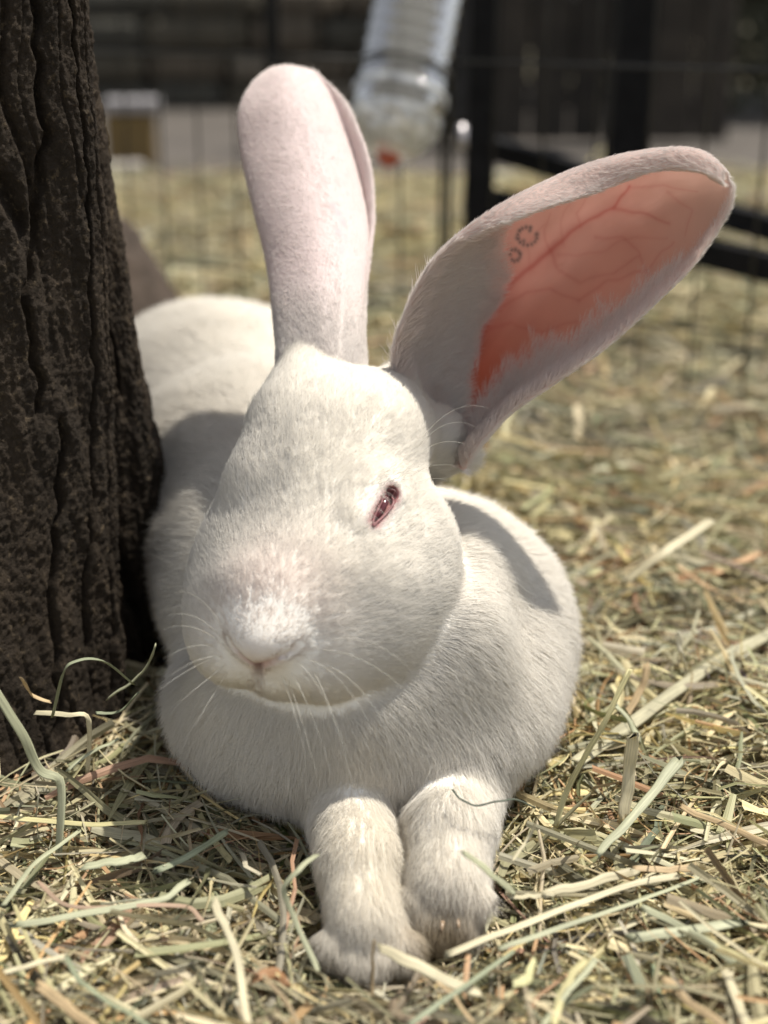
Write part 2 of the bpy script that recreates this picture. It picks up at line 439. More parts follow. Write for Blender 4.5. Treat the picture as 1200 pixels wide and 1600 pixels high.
def white_zone(t, v):
    vb = np.interp(t, [0, .12, .18, .25, .375, .5, .62, .75, .9, 1], [.6, .18, .12, .04, -.24, -.48, -.40, -.26, -.28, -.6])
    vl = np.interp(t, [0, .10, .25, .5, .62, .8, .95, 1], [.38, .40, .46, .58, .64, .72, .78, .9])
    vv = v + .07 * vnoise(np.stack([t * 14, v * 3, t * 0], -1)) + .05 * vnoise(np.stack([t * 60, v * 8, t * 0 + 4], -1))
    a = np.clip((vb - vv) / .38 + .5, 0, 1); b = np.clip((vv - vl) / .30 + .3, 0, 1)
    return np.maximum(a, b)
def ear_tint_R(V, side, t, v):
    x, y, D = proj(V)
    n1 = fbm(V * 90, 3)
    flesh = np.array([.90, .54, .46]); deep = np.array([.66, .17, .10]); pale = np.array([.82, .62, .53])
    k = np.clip((x - 1000) / 160 + .1, 0, 1)[:, None]
    c = flesh + (pale - flesh) * k
    dd = np.hypot((x - 728) / 140, (y - 590) / 140)
    kk = np.exp(-dd ** 1.6)[:, None]
    c = c + (deep - c) * kk * 1.0
    c = c * (1 + .07 * n1[:, None])
    veins = [([(722, 610), (752, 520), (800, 440), (858, 395), (900, 355), (960, 325), (985, 290)], 5.0, .75),
             ([(960, 326), (1000, 332), (1045, 347)], 2.6, .55), ([(985, 292), (1040, 290), (1090, 300)], 2.0, .3),
             ([(858, 395), (872, 420), (905, 440), (960, 425), (1000, 400)], 2.4, .35),
             ([(770, 490), (820, 458), (860, 452), (905, 470)], 2.6, .4), ([(905, 470), (950, 440), (1010, 420), (1050, 380)], 2.4, .35),
             ([(930, 372), (975, 372), (1000, 395), (1010, 425)], 2.2, .35), ([(752, 520), (800, 505), (850, 520), (900, 500)], 3., .35),
             ([(858, 393), (850, 360), (858, 335)], 2.0, .3), ([(905, 355), (900, 330), (915, 312)], 2.0, .28),
             ([(870, 400), (930, 395), (990, 370), (1040, 372)], 2.0, .25), ([(1045, 300), (1080, 330), (1070, 370)], 2.0, .25),
             ([(880, 385), (876, 350), (890, 320)], 1.6, .22), ([(830, 420), (822, 380), (850, 350)], 1.8, .2)]
    wob = 3 * vnoise(np.stack([x / 22, y / 22, x * 0], -1)); wob2 = 3 * vnoise(np.stack([x / 22 + 9, y / 22 + 31, x * 0], -1))
    for pts, w, a in veins:
        d, pos = seg_dist(x + wob, y + wob2, pts)
        wl = w * (1.25 - .8 * pos)
        g = (a * (.75 * np.exp(-(d / wl) ** 2) + .25 * np.exp(-(d / (wl * 3.5)) ** 2)))[:, None]
        c = c + (np.array([.60, .14, .12]) - c) * g
    # ear number: rows of tattooed dots
    dots = []
    for a in np.linspace(-.2, 2 * pi * .8, 13): dots.append((824 + 15 * cos(a), 369 + 14 * sin(a)))
    dots += [(812, 360), (808, 372), (818, 377), (828, 360)]
    for a in np.linspace(-1.9, 1.5, 7): dots.append((803 + 10 * cos(a), 399 + 9 * sin(a)))
    dots += [(797, 398), (800, 406), (812, 396)]
    dots += [(780, 427), (786, 426), (789, 430)]
    r = np.random.default_rng(5); g = np.zeros(len(V))
    near = (x > 770) & (x < 850) & (y > 340) & (y < 440)
    for (a, b) in dots:
        s = r.uniform(2.8, 3.9); g[near] = np.maximum(g[near], r.uniform(.8, 1.0) * np.exp(-(((x[near] - a) ** 2 + (y[near] - b) ** 2) / s ** 2)))
    c = c + (np.array([.10, .10, .11]) - c) * g[:, None]
    # the back and the rolled rims grow white fur: skin stays pale there
    rim = np.maximum(np.clip(np.maximum(np.abs(v) - .90, (t - .96) * 2) / .08, 0, 1), .75 * white_zone(t, v))[:, None]
    c = c + (np.array([.84, .68, .62]) - c) * rim
    c = np.where((side > .5)[:, None], c, np.array([.88, .70, .65]))
    return np.clip(c, 0, 1)
def ear_tint_L(V, side, t, v):
    x, y, D = proj(V)
    c = np.tile([.90, .78, .78], (len(V), 1)) * (1 + .05 * fbm(V * 80, 3)[:, None])
    lo = np.clip((.34 - t) / .26, 0, 1)[:, None]; c = c + (np.array([.86, .83, .79]) - c) * lo
    d, _ = seg_dist(x, y, [(520, 320), (532, 338), (538, 352)]); d2, _ = seg_dist(x, y, [(528, 362), (540, 374), (534, 392)])
    g = .45 * np.exp(-(d / 5) ** 2) + .35 * np.exp(-(d2 / 6) ** 2)
    g *= .7 + .6 * vnoise(np.stack([x / 5, y / 5, x * 0], -1))
    return c + (np.array([.36, .42, .50]) - c) * np.clip(g, 0, 1)[:, None]

tint = np.concatenate([body_tint(VB), ear_tint_R(VR, sideR, tR, vR), ear_tint_L(VL, sideL, tL, vL)])
V_all = np.concatenate([VB, VR, VL])
F_all = np.concatenate([FB, FR_ + len(VB), FL_ + len(VB) + len(VR)])

def m_skin():
    m, nt, out = new_mat('rabbit skin')
    a = N(nt, 'ShaderNodeAttribute', attribute_name='tint')
    b = N(nt, 'ShaderNodeBsdfPrincipled', Roughness=.75)
    b.inputs['Specular IOR Level'].default_value = .2
    nt.links.new(a.outputs['Color'], b.inputs['Base Color']); nt.links.new(b.outputs[0], out.inputs[0])
    return m
def m_ear():
    m, nt, out = new_mat('ear skin')
    a = N(nt, 'ShaderNodeAttribute', attribute_name='tint')
    b = N(nt, 'ShaderNodeBsdfPrincipled', Roughness=.62)
    b.inputs['Specular IOR Level'].default_value = .25
    tr = N(nt, 'ShaderNodeBsdfTranslucent')
    mx = N(nt, 'ShaderNodeMixShader', Fac=.80)
    tc = N(nt, 'ShaderNodeTexCoord'); n2 = N(nt, 'ShaderNodeTexNoise', Scale=900.0, Detail=4.0)
    nt.links.new(tc.outputs['Object'], n2.inputs['Vector'])
    bp = N(nt, 'ShaderNodeBump', Strength=.5, Distance=.0004)
    nt.links.new(n2.outputs['Fac'], bp.inputs['Height']); nt.links.new(bp.outputs[0], b.inputs['Normal'])
    nt.links.new(a.outputs['Color'], b.inputs['Base Color'])
    gm = N(nt, 'ShaderNodeGamma', Gamma=.75); nt.links.new(a.outputs['Color'], gm.inputs['Color']); nt.links.new(gm.outputs[0], tr.inputs['Color'])
    ta = N(nt, 'ShaderNodeAttribute', attribute_name='thin'); nt.links.new(ta.outputs['Fac'], mx.inputs[0])
    nt.links.new(b.outputs[0], mx.inputs[1]); nt.links.new(tr.outputs[0], mx.inputs[2]); nt.links.new(mx.outputs[0], out.inputs[0])
    return m
M_SKIN, M_EAR = m_skin(), m_ear()
thin = np.concatenate([np.zeros(len(VB)), np.where(sideR > .5, .82 - .30 * white_zone(tR, vR), .62), np.full(len(VL), .42)])
rabbit = mesh_np('rabbit', V_all, F_all, M_SKIN, attrs={'tint': tint, 'thin': thin})
rabbit.data.materials.append(M_EAR)
mi = np.zeros(len(rabbit.data.polygons), np.int32); mi[len(FB):] = 1
if len(mi) == len(F_all): rabbit.data.polygons.foreach_set('material_index', mi)
tag(rabbit, 'large white pink-eyed rabbit lying on the hay beside the tree trunk with ears raised', 'rabbit')

# eyeball and lid rims
def uvsphere(c, r, R=None, nu=32, nv=20):
    u = np.linspace(0, 2 * pi, nu, endpoint=False); v = np.linspace(0, pi, nv)
    P = np.stack([np.outer(np.sin(v), np.cos(u)), np.outer(np.sin(v), np.sin(u)), np.outer(np.cos(v), np.ones(nu))], -1).reshape(-1, 3) * r
    if R is not None: P = P @ R.T
    i = np.arange(nu * nv).reshape(nv, nu); j = np.roll(i, -1, 1)
    F = np.stack([i[:-1], i[1:], j[1:], j[:-1]], -1).reshape(-1, 4)
    return P + c, F
def tube(pts, rad, n=6, closed=False, flat=1.0, nrm=None):
    pts = np.asarray(pts, float); k = len(pts)
    rad = np.broadcast_to(np.asarray(rad, float), (k,))
    T = norm(np.gradient(pts, axis=0)) if not closed else norm(np.roll(pts, -1, 0) - np.roll(pts, 1, 0))
    ref = np.array([0.13, .21, .97]) if nrm is None else nrm
    A = norm(np.cross(T, ref)); Bv = np.cross(A, T)
    an = np.linspace(0, 2 * pi, n, endpoint=False)
    P = pts[:, None] + (A[:, None] * np.cos(an)[None, :, None] + flat * Bv[:, None] * np.sin(an)[None, :, None]) * rad[:, None, None]
    i = np.arange(k * n).reshape(k, n)
    if closed: a, b = i, np.roll(i, -1, 0)
    else: a, b = i[:-1], i[1:]
    F = [np.stack([a, np.roll(a, -1, 1), np.roll(b, -1, 1), b], -1).reshape(-1, 4)]
    P = P.reshape(-1, 3)
    if not closed:
        m = len(P); P = np.concatenate([P, pts[:1], pts[-1:]])
        F.append(np.stack([np.roll(i[0], -1), i[0], np.full(n, m)], -1)); F.append(np.stack([i[-1], np.roll(i[-1], -1), np.full(n, m + 1)], -1))
    return P, F
def merge(parts):
    Vs, Q, T_ = [], [], []; o = 0
    for V, F in parts:
        if not isinstance(F, list): F = [F]
        for f in F:
            (Q if f.shape[1] == 4 else T_).append(np.asarray(f) + o)
        Vs.append(V); o += len(V)
    return np.concatenate(Vs), [np.concatenate(x) for x in (Q, T_) if x]

ec = EYE_M + lid_axis * .0008 - EN * .0098
M_EYE = simple('pink albino eye', (.075, .012, .018), rough=.05, var=.35, scale=120, spec=.6)
el = np.linalg.norm(EYE_B - EYE_A) / 2 + .0022
M_LID = simple('pink eyelid skin', (.22, .085, .09), rough=.45, var=.25, scale=600, bump=.0002, bscale=1500)
an = np.linspace(0, 2 * pi, 40, endpoint=False)
lid = []
for a in an:
    p = (EYE_A + EYE_B) / 2 + lid_axis * cos(a) * el + lid_side * sin(a) * (.0017 + .0011 * cos(a))
    p = p + EN * .004
    for _ in range(6):                      # settle on the skin
        d = rabbit_sdf(p[None])[0]; p = p - EN * d * .8
    lid.append(p + EN * .0003)
Ve, Fe = uvsphere(np.zeros(3), 1.0)
Ve = Ve * np.array([.0064, .0021, .0028]); Ve = Ve[:, :1] * lid_axis + Ve[:, 1:2] * lid_side * (.75 + .45 * Ve[:, :1] / .0066) + Ve[:, 2:] * EN + np.mean(lid, 0) - EN * .0021
eye = mesh_np('eye', Ve, Fe, M_EYE, rabbit)
Vl, Fl = tube(lid, .00048, 8, closed=True, nrm=EN)
mesh_np('eyelid', Vl, Fl, M_LID, rabbit)

M_CLAW = simple('horn claw', (.30, .22, .15), rough=.35, var=.2, scale=300)
for (x0, y0, D0, x1, y1) in [(668, 1432, .4755, 662, 1452), (692, 1440, .4725, 690, 1463), (716, 1436, .4735, 718, 1458)]:
    Vc, Fc = tube(np.array([at(x0, y0, D0), at((x0 + x1) / 2 - 1, (y0 + y1) / 2, D0 - .0018), at(x1, y1, D0 - .0012)]), [.0008, .0007, .0002], 8)
    mesh_np('claw', Vc, Fc, M_CLAW, rabbit)

# ------------------------------------------------------------------ fur
def tri_sample(V, F, n, dens=None):
    a, b, c, d = V[F[:, 0]], V[F[:, 1]], V[F[:, 2]], V[F[:, 3]]
    A = .5 * (np.linalg.norm(np.cross(b - a, c - a), axis=1) + np.linalg.norm(np.cross(c - a, d - a), axis=1))
    if dens is not None: A = A * dens[F].mean(1)
    f = rng.choice(len(F), n, p=A / A.sum())
    u, v = rng.random(n)[:, None], rng.random(n)[:, None]
    def bl(X):
        X = X if X.ndim == 2 else X[:, None]
        r = (X[F[f, 0]] * (1 - u) + X[F[f, 1]] * u) * (1 - v) + (X[F[f, 3]] * (1 - u) + X[F[f, 2]] * u) * v
        return r
    return f, bl

def make_fur(name, roots, nrm, direc, length, radius, lift, mat, parent, K=5, clump=.35, cell=.0030, droop=.25, noise=.18, color=None):
    """hair curves: roots on the skin, lying along direc, lifted off by lift (0..1)"""
    n = len(roots)
    d = direc - (direc * nrm).sum(1, keepdims=True) * nrm
    d = norm(d)
    wob = np.stack([fbm(roots * 130 + 9 * k, 2) for k in range(3)], 1)
    wob2 = np.stack([fbm(roots * 420 + 5 * k, 2) for k in range(3)], 1)
    d = norm(d + noise * 1.4 * wob + noise * 1.6 * wob2 + noise * .9 * rng.normal(size=(n, 3)))
    d = norm(d - (d * nrm).sum(1, keepdims=True) * nrm * .9)
    L = (length * rng.uniform(.6, 1.12, n) * (1 + .15 * wob[:, 0]))[:, None]
    lf = (np.broadcast_to(lift, (n,)) * rng.uniform(.6, 1.4, n))[:, None]
    t = np.linspace(0, 1, K)
    pts = np.empty((n, K, 3))
    bend = rng.normal(size=(n, 3)) * .10
    side = np.cross(nrm, d)
    curl = rng.normal(size=(n, 1)) * .12
    for k, tt in enumerate(t):
        up = lf * (tt - droop * tt * tt)
        pts[:, k] = roots + L * (tt * d * np.sqrt(np.maximum(0, 1 - lf ** 2)) + up * nrm + (tt * tt) * (bend * .5 + side * curl)) - nrm * .0004
    if clump > 0:
        key = np.floor((roots + .0009 * wob2) / cell + rng.random(3)).astype(np.int64)
        h = (key[:, 0] * 73856093 ^ key[:, 1] * 19349663 ^ key[:, 2] * 83492791)
        _, inv, cnt = np.unique(h, return_inverse=True, return_counts=True)
        for k in range(1, K):
            m = np.zeros((len(cnt), 3)); 
            for q in range(3): m[:, q] = np.bincount(inv, pts[:, k, q]) / cnt
            w = clump * t[k] ** 1.3 * np.clip(L / .0075, .1, 1) * (.7 + .3 * wob[:, :1])
            pts[:, k] += (m[inv] - pts[:, k]) * w * rng.uniform(.5, 1.2, (n, 1))
    hc = bpy.data.hair_curves.new(name)
    hc.add_curves([K] * n)
    hc.points.foreach_set('position', pts.astype(np.float32).ravel())
    rad = (np.broadcast_to(radius, (n,))[:, None] * np.array([1, .95, .8, .55, .12] if K == 5 else np.linspace(1, .15, K))[None]).astype(np.float32)
    ra = hc.attributes.get('radius') or hc.attributes.new('radius', 'FLOAT', 'POINT')
    ra.data.foreach_set('value', rad.ravel())
    an = hc.attributes.new('skin_n', 'FLOAT_VECTOR', 'CURVE'); an.data.foreach_set('vector', nrm.astype(np.float32).ravel())
    rv = hc.attributes.new('rnd', 'FLOAT', 'CURVE'); rv.data.foreach_set('value', rng.random(n).astype(np.float32))
    if color is not None:
        ac = hc.attributes.new('tint', 'FLOAT_VECTOR', 'CURVE'); ac.data.foreach_set('vector', color.astype(np.float32).ravel())
    hc.materials.append(mat)
    o = bpy.data.objects.new(name, hc)
    return link(o, parent)

def m_fur(name, trans=.46, gloss=.06, blend=.82):
    m, nt, out = new_mat(name)
    at1 = N(nt, 'ShaderNodeAttribute', attribute_name='skin_n')
    at2 = N(nt, 'ShaderNodeAttribute', attribute_name='tint')
    at3 = N(nt, 'ShaderNodeAttribute', attribute_name='rnd')
    geo = N(nt, 'ShaderNodeNewGeometry')
    mixn = N(nt, 'ShaderNodeMix', data_type='VECTOR'); mixn.inputs[0].default_value = blend
    nt.links.new(geo.outputs['Normal'], mixn.inputs[4]); nt.links.new(at1.outputs['Vector'], mixn.inputs[5])
    nn = N(nt, 'ShaderNodeVectorMath', operation='NORMALIZE'); nt.links.new(mixn.outputs[1], nn.inputs[0])
    mr = N(nt, 'ShaderNodeMapRange'); mr.inputs['To Min'].default_value = .90; mr.inputs['To Max'].default_value = 1.04
    nt.links.new(at3.outputs['Fac'], mr.inputs['Value'])
    sc = N(nt, 'ShaderNodeVectorMath', operation='SCALE'); nt.links.new(at2.outputs['Vector'], sc.inputs[0]); nt.links.new(mr.outputs[0], sc.inputs['Scale'])
    df = N(nt, 'ShaderNodeBsdfDiffuse'); nt.links.new(sc.outputs[0], df.inputs['Color']); nt.links.new(nn.outputs[0], df.inputs['Normal'])
    tr = N(nt, 'ShaderNodeBsdfTranslucent'); nt.links.new(sc.outputs[0], tr.inputs['Color']); nt.links.new(nn.outputs[0], tr.inputs['Normal'])
    hr = N(nt, 'ShaderNodeBsdfHair', component='Reflection'); hr.inputs['Color'].default_value = (.9, .88, .84, 1)
    hr.inputs['RoughnessU'].default_value = .35; hr.inputs['RoughnessV'].default_value = .6
    m1 = N(nt, 'ShaderNodeMixShader', Fac=trans); nt.links.new(df.outputs[0], m1.inputs[1]); nt.links.new(tr.outputs[0], m1.inputs[2])
    m2 = N(nt, 'ShaderNodeMixShader', Fac=gloss); nt.links.new(m1.outputs[0], m2.inputs[1]); nt.links.new(hr.outputs[0], m2.inputs[2])
    nt.links.new(m2.outputs[0], out.inputs[0])
    return m
M_FUR = m_fur('white rabbit fur'); M_EARFUR = m_fur('fine ear fur', trans=.68, gloss=.08, blend=.45)

def fur_colour(P):
    c = np.tile([.96, .925, .865], (len(P), 1)) * (1 + .035 * fbm(P * 60, 3)[:, None])
    pad = np.clip(1.5 * np.exp(-(np.linalg.norm((P - at(690, 1458, .474)) / np.array([1.4, 1.2, 1.0]), axis=1) / .0092) ** 2), 0, 1)
    pad2 = .04 * np.exp(-(np.linalg.norm(P - at(590, 1510, .463), axis=1) / .009) ** 2)
    c = c + (np.array([.36, .27, .16]) - c) * (pad + pad2)[:, None]
    st = .34 * np.exp(-(np.linalg.norm(P - at(560, 1380, .49), axis=1) / .035) ** 2)
    c = c + (np.array([.80, .70, .50]) - c) * st[:, None]
    no = .55 * np.exp(-(np.linalg.norm(P - (SEPT + HU * .0025), axis=1) / .0048) ** 2) + .6 * np.exp(-(slit_dist(P) / .0013) ** 2)
    c = c + (np.array([.45, .34, .26]) - c) * no[:, None]
    br = .60 * np.exp(-(np.linalg.norm((P - hp(0, -4, 50)) , axis=1) / .019) ** 2)
    c = c + (np.array([.80, .66, .63]) - c) * br[:, None]
    return c

def body_fur(n):
    # density: most hairs on the side that can be seen, face denser and finer
    tocam = norm(CAM - VB); facing = (NB * tocam).sum(1)
    x, y, D = proj(VB)
    dn = np.clip(facing * 1.8 + .75, .12, 1.0)
    dn *= np.where(VB[:, 2] < .002, .15, 1) * np.clip(.55 / D, 0, 1.2) ** 2.2
    dn *= np.where((VB[:, 1] > .60) & (x > 225) & (x < 560) & (y > 650), .8, 1)
    dh = chunked(head_sdf, VB)
    dn *= np.where(dh < .006, 1.7, 1)
    f, bl = tri_sample(VB, FB, n, dn)
    P = bl(VB); Nn = norm(bl(NB))
    h = head_sdf(P); t = torso_sdf(P); w = dewlap_sdf(P); l = legs_sdf(P)
    s = .006
    wh, wt, ww, wl = [np.exp(-np.clip(q, -.002, 1) / s) for q in (h, t, w, l)]
    # directions
    nose = hp(0, -12, 66)
    dh_ = norm(P - nose)
    q = (P - HO) @ HR * 1000
    dh_ = norm(dh_ + .25 * HF * -1)
    for root_, tip_ in ((at(503, 570, .565), at(500, 400, .566)), (at(665, 630, .570), at(800, 470, .585))):
        we = np.exp(-(np.linalg.norm(P - root_, axis=1) / .020) ** 2)[:, None] * 3
        dh_ = norm(dh_ + we * norm(tip_ - root_))
    dt = np.tile(np.array([0., .8, -.35]), (len(P), 1)); dt[:, 0] = np.clip(P[:, 0] * 9 + .1, -.8, .8)
    front = np.clip((.56 - P[:, 1]) / .05, 0, 1)[:, None]
    dt = dt * (1 - front) + (np.array([0.0, .1, -1.0]) + np.stack([P[:, 0] * 6, 0 * P[:, 0], 0 * P[:, 0]], 1)) * front
    dw = np.tile(norm(np.array([.35, .15, -.9])), (len(P), 1)); dw[:, 0] += P[:, 0] * 6
    dleg = norm(np.tile(np.array([0, -.75, -.62]), (len(P), 1)))
    W_ = wh + wt + ww + wl
    dr = norm((dh_ * wh[:, None] + norm(dt) * wt[:, None] + norm(dw) * ww[:, None] + dleg * wl[:, None]) / W_[:, None])
    ln = (wh * .0076 + wt * .0165 + ww * .0130 + wl * .0084) / W_
    lift = (wh * .27 + wt * .34 + ww * .36 + wl * .34) / W_
    fnose = np.linalg.norm(P - (SEPT + HU * .003), axis=1)
    ln = ln * (.28 + .72 * np.clip((fnose - .003) / .035, 0, 1) ** .8) * 1.0
    lift = lift * (.55 + .45 * np.clip(fnose / .04, 0, 1))
    # longer wisps behind the eye and on the toes
    toe = np.exp(-np.minimum(np.linalg.norm(P - at(572, 1480, .468), axis=1), np.linalg.norm(P - at(697, 1420, .480), axis=1)) / .016)
    ln = ln * (1 + .10 * toe)
    eyed = sd_cone(P, EYE_A, EYE_B, .001, .001)
    ln = np.where(eyed < .012, ln * np.clip(.35 + .65 * (eyed - .0026) / .008, .3, 1), ln)
    keep = eyed > .0011
    # keep slits readable
    slit = slit_dist(P)
    keep &= (slit > .0003) & (cleft_dist(P) > .0006)
    keep &= rabbit_sdf(P + Nn * .0025) > .0001
    P, Nn, dr, ln, lift = P[keep], Nn[keep], dr[keep], ln[keep], lift[keep]
    D = (P - CAM) @ FWD
    rad = .000052 * np.clip(D / .5, 1, 2.2) * (1 + .35 * (ln > .010))
    return P, Nn, dr, ln, rad, lift
if FUR > 0:
    P_, N_, D_, L_, R_, LF_ = body_fur(int(430000 * FUR))
    R_ = R_ / max(FUR, .2) ** .5
    fur = make_fur('fur', P_, N_, D_, L_, R_, LF_, M_FUR, rabbit, color=fur_colour(P_), cell=.0034, clump=.42)
    # ears: short velvet on the backs and rims, longer hair inside along the walls
    def ear_fur(V, F, side, t, v, n, seed, right):
        Vn = grid_normals_from(V, F)
        inner = (side > .5) if right else (side < .5)
        edge = np.clip((np.abs(v) - .74) / .2, 0, 1) + np.clip((t - .95) / .05, 0, 1)
        if right:
            dn_in = .03 + np.where(v > .2, .6, 1.3) * np.maximum(white_zone(t, v), edge)
            dens = np.where(inner, dn_in, .45)
        else:
            dens = np.where(inner, .25 + .5 * np.clip(edge, 0, 1), .8 + 1.4 * np.clip((.30 - t) / .2, 0, 1))
        f, bl = tri_sample(V, F, n, dens)
        P = bl(V); Nn = norm(bl(Vn)); tt = bl(t)[:, 0]; vv = bl(v)[:, 0]; ii = bl(inner.astype(float))[:, 0]
        return P, Nn, tt, vv, ii
    def grid_normals_from(V, F):
        n = np.cross(V[F[:, 2]] - V[F[:, 0]], V[F[:, 3]] - V[F[:, 1]])
        out = np.zeros_like(V)
        for k in range(4):
            for q in range(3): out[:, q] += np.bincount(F[:, k], n[:, q], len(V))
        return norm(out)
    for (V, F, side, t, v, G, right) in ((VR, FR_, sideR, tR, vR, GR, True), (VL, FL_, sideL, tL, vL, GL, False)):
        P, Nn, tt, vv, ii = ear_fur(V, F, side, t, v, int((220000 if right else 115000) * FUR), 0, right)
        # direction: towards the tip, fanning outward
        ti = np.clip((tt * (G.shape[0] - 1)).astype(int), 0, G.shape[0] - 2); vi = np.clip(((vv + 1) / 2 * (G.shape[1] - 1)).astype(int), 0, G.shape[1] - 2)
        dt_ = norm(G[ti + 1, vi] - G[ti, vi]); dv_ = norm(G[ti, vi + 1] - G[ti, vi])
        innerm = ii > .5
        fan = np.where(innerm, -np.sign(vv) * .8, np.sign(vv) * .25)
        dd = norm(dt_ + fan[:, None] * dv_)
        if right:
            wz = white_zone(tt, vv)
            li = np.where(vv < .2, .0030 + .0085 * np.clip((.50 - tt) / .30, 0, 1), .0030 + .0050 * np.clip((.70 - tt) / .5, 0, 1))
            ln = np.where(innerm, np.where(wz > .05, li, .0010), .0036 + .0030 * np.clip((.35 - tt) / .3, 0, 1))
        else:
            ln = np.where(innerm, .0020, .0034 + .0040 * np.clip((.30 - tt) / .3, 0, 1))
        ln = ln + .0010 * np.clip((np.abs(vv) - .8) / .15, 0, 1)
        lift = np.where(innerm, .36, .27)
        col = np.tile([.95, .91, .89], (len(P), 1)); col[innerm] = [.96, .88, .84]
        make_fur('ear_fur', P, Nn, dd, ln, .000052 * np.where(innerm & (ln > .0045), 1.45, 1.05) / max(FUR, .2) ** .5, lift, M_EARFUR, rabbit, clump=.40, cell=.0026, color=col, noise=.20)

def ear_wisps():
    G = GR; nt, nv = G.shape[:2]; n = 5200
    r = np.random.default_rng(21)
    left = r.random(n) < .62
    tt = np.where(left, r.uniform(.08, .36, n), r.uniform(.12, .72, n))
    vb = np.interp(tt, [0, .12, .18, .25, .375, .5], [.6, .18, .12, .04, -.24, -.48]); vl = np.interp(tt, [0, .10, .25, .5, .62, .8], [.38, .40, .46, .58, .64, .72])
    vv = np.where(left, vb - .02 - np.abs(r.normal(size=n)) * .30, vl + .02 + np.abs(r.normal(size=n)) * .22)
    ok = (vv > -.72) & (vv < .9); tt, vv, left = tt[ok], vv[ok], left[ok]
    ti = np.clip((tt * (nt - 1)).astype(int), 0, nt - 2); vi = np.clip(((vv + 1) / 2 * (nv - 1)).astype(int), 0, nv - 2)
    P = G[ti, vi]; Nn = nR[ti, vi]; Nn = Nn * -np.sign((Nn @ FWD))[:, None]
    dt_ = norm(G[ti + 1, vi] - P); dv_ = norm(G[ti, vi + 1] - P)
    fan = np.where(left, .75, -.55)
    ln = np.where(left, .0095 * np.clip(1.5 - 1.6 * tt, .5, 1.3), .0070)
    make_fur('ear_wisps', P + Nn * .0014, Nn, norm(dt_ + fan[:, None] * dv_), ln, .00010, .42, M_EARFUR, rabbit, clump=.55, cell=.0034, color=np.tile([.97, .92, .88], (len(P), 1)), noise=.25)
if FUR > 0: ear_wisps()

def skin_point(px, py):
    Ds = np.linspace(.40, .75, 700); P = at(np.full(700, px), np.full(700, py), Ds)
    d = rabbit_sdf(P); k = np.argmax(d < 0)
    return P[k] if d.min() < 0 else None

M_WHISK, nt_, out_ = new_mat('whisker')
b_ = N(nt_, 'ShaderNodeBsdfPrincipled', Roughness=.3); b_.inputs['Base Color'].default_value = (.85, .82, .75, 1)
t_ = N(nt_, 'ShaderNodeBsdfTransparent'); x_ = N(nt_, 'ShaderNodeMixShader', Fac=.75)
nt_.links.new(t_.outputs[0], x_.inputs[1]); nt_.links.new(b_.outputs[0], x_.inputs[2]); nt_.links.new(x_.outputs[0], out_.inputs[0])
def whisker(x0, y0, x1, y1, sag=.0, fwd=.02, r=.000065):
    a = skin_point(x0, y0)
    if a is None: return
    Da = (a - CAM) @ FWD
    b = at(x1, y1, Da - fwd)
    m = (a + b) / 2 + UPV * sag
    t = np.linspace(0, 1, 9)[:, None]
    p = (1 - t) ** 2 * a + 2 * t * (1 - t) * m + t ** 2 * b
    V, F = tube(p, r * np.linspace(1, .18, 9), 4)
    mesh_np('whisker', V, F, M_WHISK, rabbit)
for w in [(465, 1035, 548, 1190, .010), (480, 1030, 600, 1172, .012), (500, 1015, 680, 1130, .012), (455, 1050, 520, 1215, .006),
          (440, 1055, 480, 1190, .004), (510, 1040, 640, 1210, .014), (520, 1000, 655, 1060, .01), (450, 1060, 497, 1220, .003), (490, 1050, 556, 1250, .010),
          (340, 990, 262, 962, .006), (335, 1010, 255, 1030, .004), (345, 1025, 258, 1062, .004), (340, 1000, 250, 985, .006),
          (350, 1040, 270, 1105, .0), (345, 975, 280, 925, .006), (330, 1030, 240, 1085, .002), (355, 1050, 300, 1140, .0),
          (655, 690, 768, 640, .012), (652, 700, 745, 668, .010), (660, 705, 740, 700, .006), (648, 770, 720, 778, .004), (640, 745, 712, 728, .004), (645, 757, 705, 752, .003)]:
    whisker(*w)
rw = np.random.default_rng(33)
for _ in range(34):      # brow wisps and lashes over the half-closed eye
    x0, y0 = 604 + rw.uniform(-22, 26), 748 + rw.uniform(-12, 14)
    whisker(x0, y0, x0 + rw.uniform(25, 62), y0 + rw.uniform(-34, 14), rw.uniform(.0005, .003), .004, r=.00006)
for _ in range(16):
    t = rw.uniform(0, 1); x0, y0 = 572 + 34 * t, 812 - 48 * t
    whisker(x0 - 3, y0 - 3, x0 + rw.uniform(8, 22), y0 + rw.uniform(4, 16), .001, .003, r=.00005)

